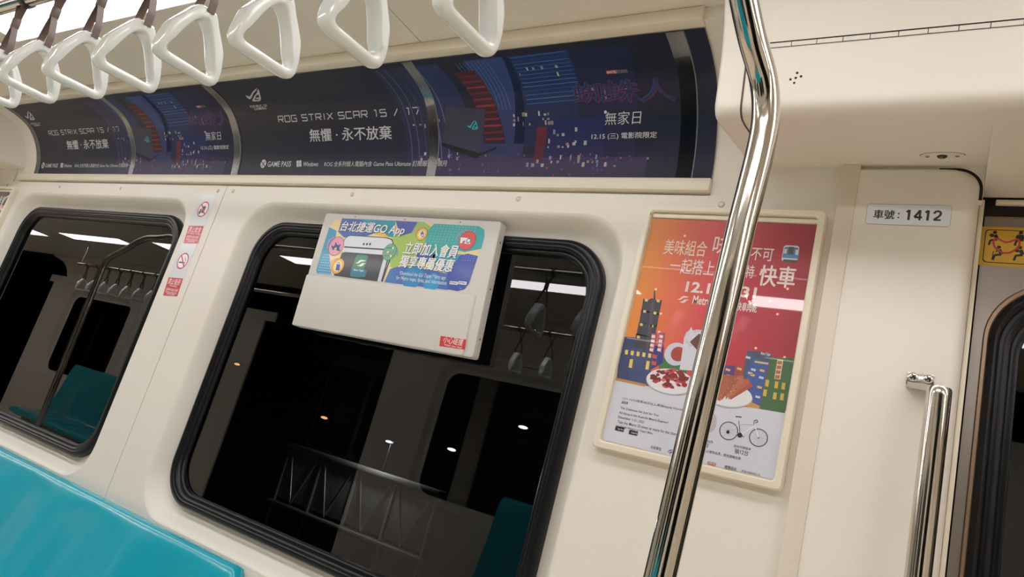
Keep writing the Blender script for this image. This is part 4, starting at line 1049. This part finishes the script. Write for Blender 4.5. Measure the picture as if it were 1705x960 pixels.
def make_grab():
    root = empty('grab_bar', (-.02, 1.385, .9))
    tx, ty, r = -.0175, 1.313, .0185
    b = MB(); b.tube([(tx, ty, .62), (tx, ty, 1.2), (tx, ty, 1.535), (tx, ty, 1.544), (tx, ty, 1.548)], [r, r, r, r, r * .93], 32); b.build('tube', CHROME, root, 50)
    for z, nm in ((1.589, 1), (.64, -1)):
        b = MB(); b.rbox(-.0695, -.027, 1.3805, 1.3855, z - .027, z - .004, .0015); 
        # arm tapering from the plate out to the tube
        rs = []
        for t, (x, y, w, h) in enumerate(((-.048, 1.383, .021, .006), (-.041, 1.362, .018, .006), (-.029, 1.335, .017, .0065), (-.0185, 1.313, .0165, .007))):
            rs.append([(x - w, y, z - .027 - .018 * (t / 3) - h * .6), (x + w, y, z - .027 - .018 * (t / 3) - h * .6), (x + w, y, z - .027 - .018 * (t / 3) + h), (x - w, y, z - .027 - .018 * (t / 3) + h)])
        b.loft(rs, True, (True, True)); br = b.build('bracket', mat('satin steel', (190, 186, 180), .22, metal=1., noise=.03), root, 30)
        for x in (-.0595, -.0365):
            b = MB(); b.disc((x, 1.3803, z - .0125), (0, -1, 0), .0078, .002, 20, dome=.0016)
            sc_ = b.build('screw', CHROME, br)
            b = MB()
            for a in (.5, .5 + PI / 2):
                c_, s_ = math.cos(a), math.sin(a); b.add([(x + c_ * .005 * p - s_ * .0009 * q, 1.3764, z - .0125 + s_ * .005 * p + c_ * .0009 * q) for p, q in ((-1, -1), (1, -1), (1, 1), (-1, 1))], [(0, 1, 2, 3)])
                b.add([(x + c_ * .005 * p - s_ * .0009 * q, 1.3772, z - .0125 + s_ * .005 * p + c_ * .0009 * q) for p, q in ((-1, -1), (1, -1), (1, 1), (-1, 1))], [(0, 1, 2, 3)])
            b.build('screw', BLACK, br)
    tag(root, 'vertical polished steel grab handle screwed to the cream panel beside the door', 'grab bar')
make_grab()

root = empty('lens_plate', (-.058, 1.35, 1.99))
# plate lies on the sloping underside of the header
hy = lambda y: 1.9535 + (2.0 - 1.9535) * (y - 1.15) / (1.40 - 1.15)
def on_under(x, y):
    d = ray(x, y); k = (2.0 - 1.9535) / .25
    t = (1.9535 - k * 1.15 - CAM_Z) / (d.z - k * d.y); return (d.x * t, d.y * t)
cx_, cy_ = on_under(1569, 258)
b = MB(); N = 40
el = lambda a, o: [(cx_ + a * .035 * math.cos(2 * PI * k / N), cy_ + a * .0165 * math.sin(2 * PI * k / N), hy(cy_ + a * .0165 * math.sin(2 * PI * k / N)) - o) for k in range(N)]
b.loft([el(1, -.001), el(1, .0012), el(.97, .002)], True, (False, True)); b.build('plate', BEIGE, root, 40)
b = MB(); b.loft([el(1.03, -.0004), el(1.03, .0004), el(1.0, .0005)], True); b.build('outline_gap', DARK, root)
b = MB(); b.disc((cx_, cy_, hy(cy_) - .0015), (0, 0, -1), .0085, .0022, 28); ln = b.build('lens_housing', BLACK, root)
b = MB(); b.disc((cx_, cy_, hy(cy_) - .0035), (0, 0, -1), .0048, .001, 24, dome=.0018); b.build('lens', mat('lens glass', (20, 22, 30), .05, coat=1), ln)
for dx in (-.0235, .0235):
    b = MB(); b.disc((cx_ + dx, cy_, hy(cy_) - .0016), (0, 0, -1), .0042, .001, 18, dome=.0008); sw = b.build('screw', SCREW, root)
    b = MB(); b.box(cx_ + dx - .0028, cx_ + dx + .0028, cy_ - .0005, cy_ + .0005, hy(cy_) - .0042, hy(cy_) - .0034); b.build('slot', DARK, sw)
tag(root, 'small oval plate with black lens and two screws on the underside of the door header', 'camera')

# ================================================================== SEATS
def make_seat(x0, x1, top=.809):
    root = empty('bench_seat', ((x0 + x1) / 2, 1.2, 0))
    nx, prof = 96, []
    # cross-section of the back: rolled top edge, reclined face down to the pan
    face = [(1.398, .795), (1.394, .804), (1.386, .8085), (1.374, .809), (1.364, .806), (1.357, .799), (1.351, .787), (1.344, .765), (1.335, .73), (1.322, .68), (1.30, .60), (1.278, .53), (1.262, .49), (1.235, .462), (1.18, .45), (1.05, .447), (.96, .45), (.915, .444), (.90, .425), (.90, .40)]
    face = [(y, z if z < .46 else .46 + (z - .46) * (top - .46) / .349) for y, z in face]; lim = .46 + .34 * (top - .46) / .349
    rings = []
    per = .46; n_seats = max(1, round((x1 - x0) / per)); per = (x1 - x0) / n_seats
    for i in range(nx + 1):
        x = x0 + (x1 - x0) * i / nx; ph = (x1 - x) / per
        hollow = .5 - .5 * math.cos(2 * PI * ph)
        e = min(x1 - x, x - x0); drop = 0 if e > .03 else .03 - math.sqrt(max(0, .03 ** 2 - (.03 - e) ** 2))
        ring = []
        for k, (y, z) in enumerate(face):
            q = max(0, min(1, (lim - z) / .12)) if z > .46 else .6
            dz = -drop if z > .6 else 0
            ring.append((x, y + (.014 * hollow * q if z > .46 else 0), z + dz - (.012 * hollow if z < .46 and k > 13 else 0)))
        rings.append(ring)
    b = MB(); b.loft(rings, False)
    for r_ in (rings[0], rings[-1]):
        pts = r_ + [(r_[0][0], 1.398, .40)]; b.add(pts, [tuple(range(len(pts)))])
    b.build('shell', TEAL, root, 50)
    b = MB(); b.rbox(x0 + .1, x1 - .1, 1.0, 1.39, 0, .42, .01); b.build('pedestal', mat('seat pedestal', (150, 146, 138), .5, noise=.03), root)
    return root
tag(make_seat(-3.35, -1.512), 'glossy teal moulded bench seat below the windows at lower left', 'seat')

# ================================================================== OPPOSITE SIDE (behind the camera, seen as reflections)
def turned(o, xc, label=None, name=None, dx=0.):
    c = copy_tree(o); M = Matrix.Translation((xc + dx, 0, 0)) @ Matrix.Rotation(PI, 4, 'Z') @ Matrix.Translation((-XC, 0, 0)); c.matrix_world = M @ o.matrix_world
    if name: c.name = name
    if label: c['label'] = label
    if 'group' in c: c['group'] = c['group'] + ', opposite side'
    return c
bpy.context.view_layer.update()
tops = {o.name: o for o in C.objects if o.parent is None}
wn = 3; dn = 3; tn = 8
NTH = ['first', 'second', 'third', 'fourth', 'fifth', 'sixth', 'seventh', 'eighth']
LBL = {'banner_poster': 'dark banner high on the %s wall, ', 'framed_poster': 'framed poster low on the %s wall, ', 'prohibition_sticker': 'prohibition sticker on the %s wall, ',
       'strap_handle': 'white strap handle on the %s rail, ', 'display_case': 'pale advert box over the %s window'}
for bi, xc in enumerate((-1.75, -1.75 - PERIOD)):
    where = ['opposite', 'farther opposite'][bi]
    turned(wall, xc, name='wall_near' if bi == 0 else 'wall_near_left')
    for w_ in (win_l, win_r): turned(w_, xc, name='window_%d' % wn); wn += 1
    for t_ in (pil_r, pil_l, tops['trim_5'], tops['trim_6'], tops['trim_7'], hdr): turned(t_, xc, name='trim_%d' % tn); tn += 1
    turned(door_r, xc, name='door_%d' % dn); dn += 1
    root = empty('overhead_rail', (xc, -RAIL_Y, RAIL_Z)); ex = 2.0 if bi == 1 else 0
    xa, xb = xc + ex - (HX[0] - XC) - .2, xc + ex + 1.9
    b = MB(); b.tube([(xa, -RAIL_Y, RAIL_Z), (xb, -RAIL_Y, RAIL_Z)], .0165, 20); b.build('rail', CHROME, root, 60)
    for q in (xa + .05, (xa + xb) / 2, xb - .05):
        b = MB(); b.tube([(q, -RAIL_Y, RAIL_Z), (q, -RAIL_Y, 2.2355)], .009, 12); b.build('hanger', CHROME, root, 60)
    tag(root, 'steel overhead rail on the %s side' % where, 'rail')
    st = make_seat(-3.35, -1.512, 1.03); tag(st, 'high backed teal bench seat along the %s wall' % where, 'seat'); bpy.context.view_layer.update()
    st.matrix_world = Matrix.Translation((xc, 0, 0)) @ Matrix.Rotation(PI, 4, 'Z') @ Matrix.Translation((-XC, 0, 0)) @ st.matrix_world
    cnt = {}
    for o in list(tops.values()):
        nm = o.name.split('.')[0]
        if nm in LBL:
            k = cnt.get(nm, 0); cnt[nm] = k + 1; L = LBL[nm] % where
            if L.endswith(', '): L += NTH[k] + ' from its right end' if nm != 'prohibition_sticker' else ('upper' if k == 0 else 'lower') + ' of two'
            turned(o, xc, L, dx=2.0 if bi == 1 and nm == 'strap_handle' else 0.)
turned(hdr, -1.75 + PERIOD, name='trim_%d' % tn); turned(door_r, -1.75 + PERIOD, name='door_%d' % dn)
b = MB(); b.box(1.9, X1, -1.43, -1.40, 0, 2.25); b.build('wall_near_right', BEIGE, kind='structure')

# ================================================================== OUTSIDE THE WINDOWS
b = MB(); b.box(-14, 6, 4.6, 4.8, -1.5, 4); b.build('wall_tunnel', TUNNEL, kind='structure')
b = MB(); b.box(-14, 6, -4.8, -4.6, -1.5, 4); b.build('wall_tunnel_near', TUNNEL, kind='structure')
b = MB(); b.box(-14, 6, 2.3, 4.6, -.2, -.05); b.build('floor_platform', TUNNEL, kind='structure')
root = empty('platform_railing', (-2.6, 3.0, -.05))
tag(root, 'low grey panelled railing with slanting braces, dim beyond the right window', 'railing')
BRACE = mat('brace steel', (190, 186, 178), .4, metal=.6)
xs = [-3.24, -2.96, -2.68, -2.40, -2.12]
for a, c in zip(xs[:-1], xs[1:]):
    b = MB(); b.rbox(a + .008, c - .008, 3.0, 3.02, .72, 1.0, .003); b.build('panel', PANELM, root)
    b = MB(); b.tube([(a + .03, 2.992, .98), (a + .14, 2.992, .71)], .004, 8); b.build('brace', BRACE, root)
    b = MB(); b.tube([(a + .25, 2.992, .98), (a + .14, 2.992, .71)], .004, 8); b.build('brace', BRACE, root)
for x in xs:
    b = MB(); b.rbox(x - .008, x + .008, 2.99, 3.03, -.05, 1.0, .003); b.build('post', PANELM, root)
b = MB(); b.rbox(-3.26, -2.10, 2.97, 3.05, 1.0, 1.03, .008); b.build('top_rail', PANELM, root)
b = MB(); b.rbox(-3.26, -2.10, 2.96, 3.05, .68, .70, .006); b.build('bottom_rail', PANELM, root)
for (x, y, m_, lb, Y, pw) in ((395, 606, ORANGE, 'orange reflected light glowing at the left side of the right window', 4.56, 0), (540, 695, ORANGE, 'small orange reflected light low in the middle of the right window', 4.56, 0), (648, 735, WHITEL, 'small white reflected light just above the dim railing', 3.0, 9.0), (752, 748, WHITEL, 'small white reflected light low in the right window, right of the railing lamp', 4.56, 0), (871, 711, WHITEL, 'tiny white reflected light near the right side of the right window', 4.56, 0)):  # small glowing shapes added to imitate double reflections of station lights
    X, Z = on_y(x, y, Y); root = empty('reflected_light', (X, Y, Z)); k = .55 if pw else 1.0
    b = MB(); n = 20
    b.loft([[(X + .042 * k * s_ * math.cos(2 * PI * i / n), Y - h, Z + .012 * k * s_ * math.sin(2 * PI * i / n)) for i in range(n)] for s_, h in ((1, 0), (.9, .008), (.5, .014))], True, (False, True)); b.build('lens', m_, root)
    b = MB(); b.rbox(X - .05 * k, X + .05 * k, Y, Y + .04, Z - .02 * k, Z + .02 * k, .006); b.tube([(X, Y + .02, Z - .012), (X, Y + .02, 1.02)], .006, 8) if pw else None; b.build('housing', BLACK, root)
    if pw:
        ld = bpy.data.lights.new('railing_fill', 'POINT'); ld.energy = pw; ld.shadow_soft_size = .03; ld.color = (.95, .97, 1)  # added point light that brightens the railing panels
        lo = bpy.data.objects.new('railing_fill', ld); C.objects.link(lo); lo.parent = root; lo.location = (.04, -.08, .0)
    tag(root, lb, 'lamp', 'distant reflected lights in the window')
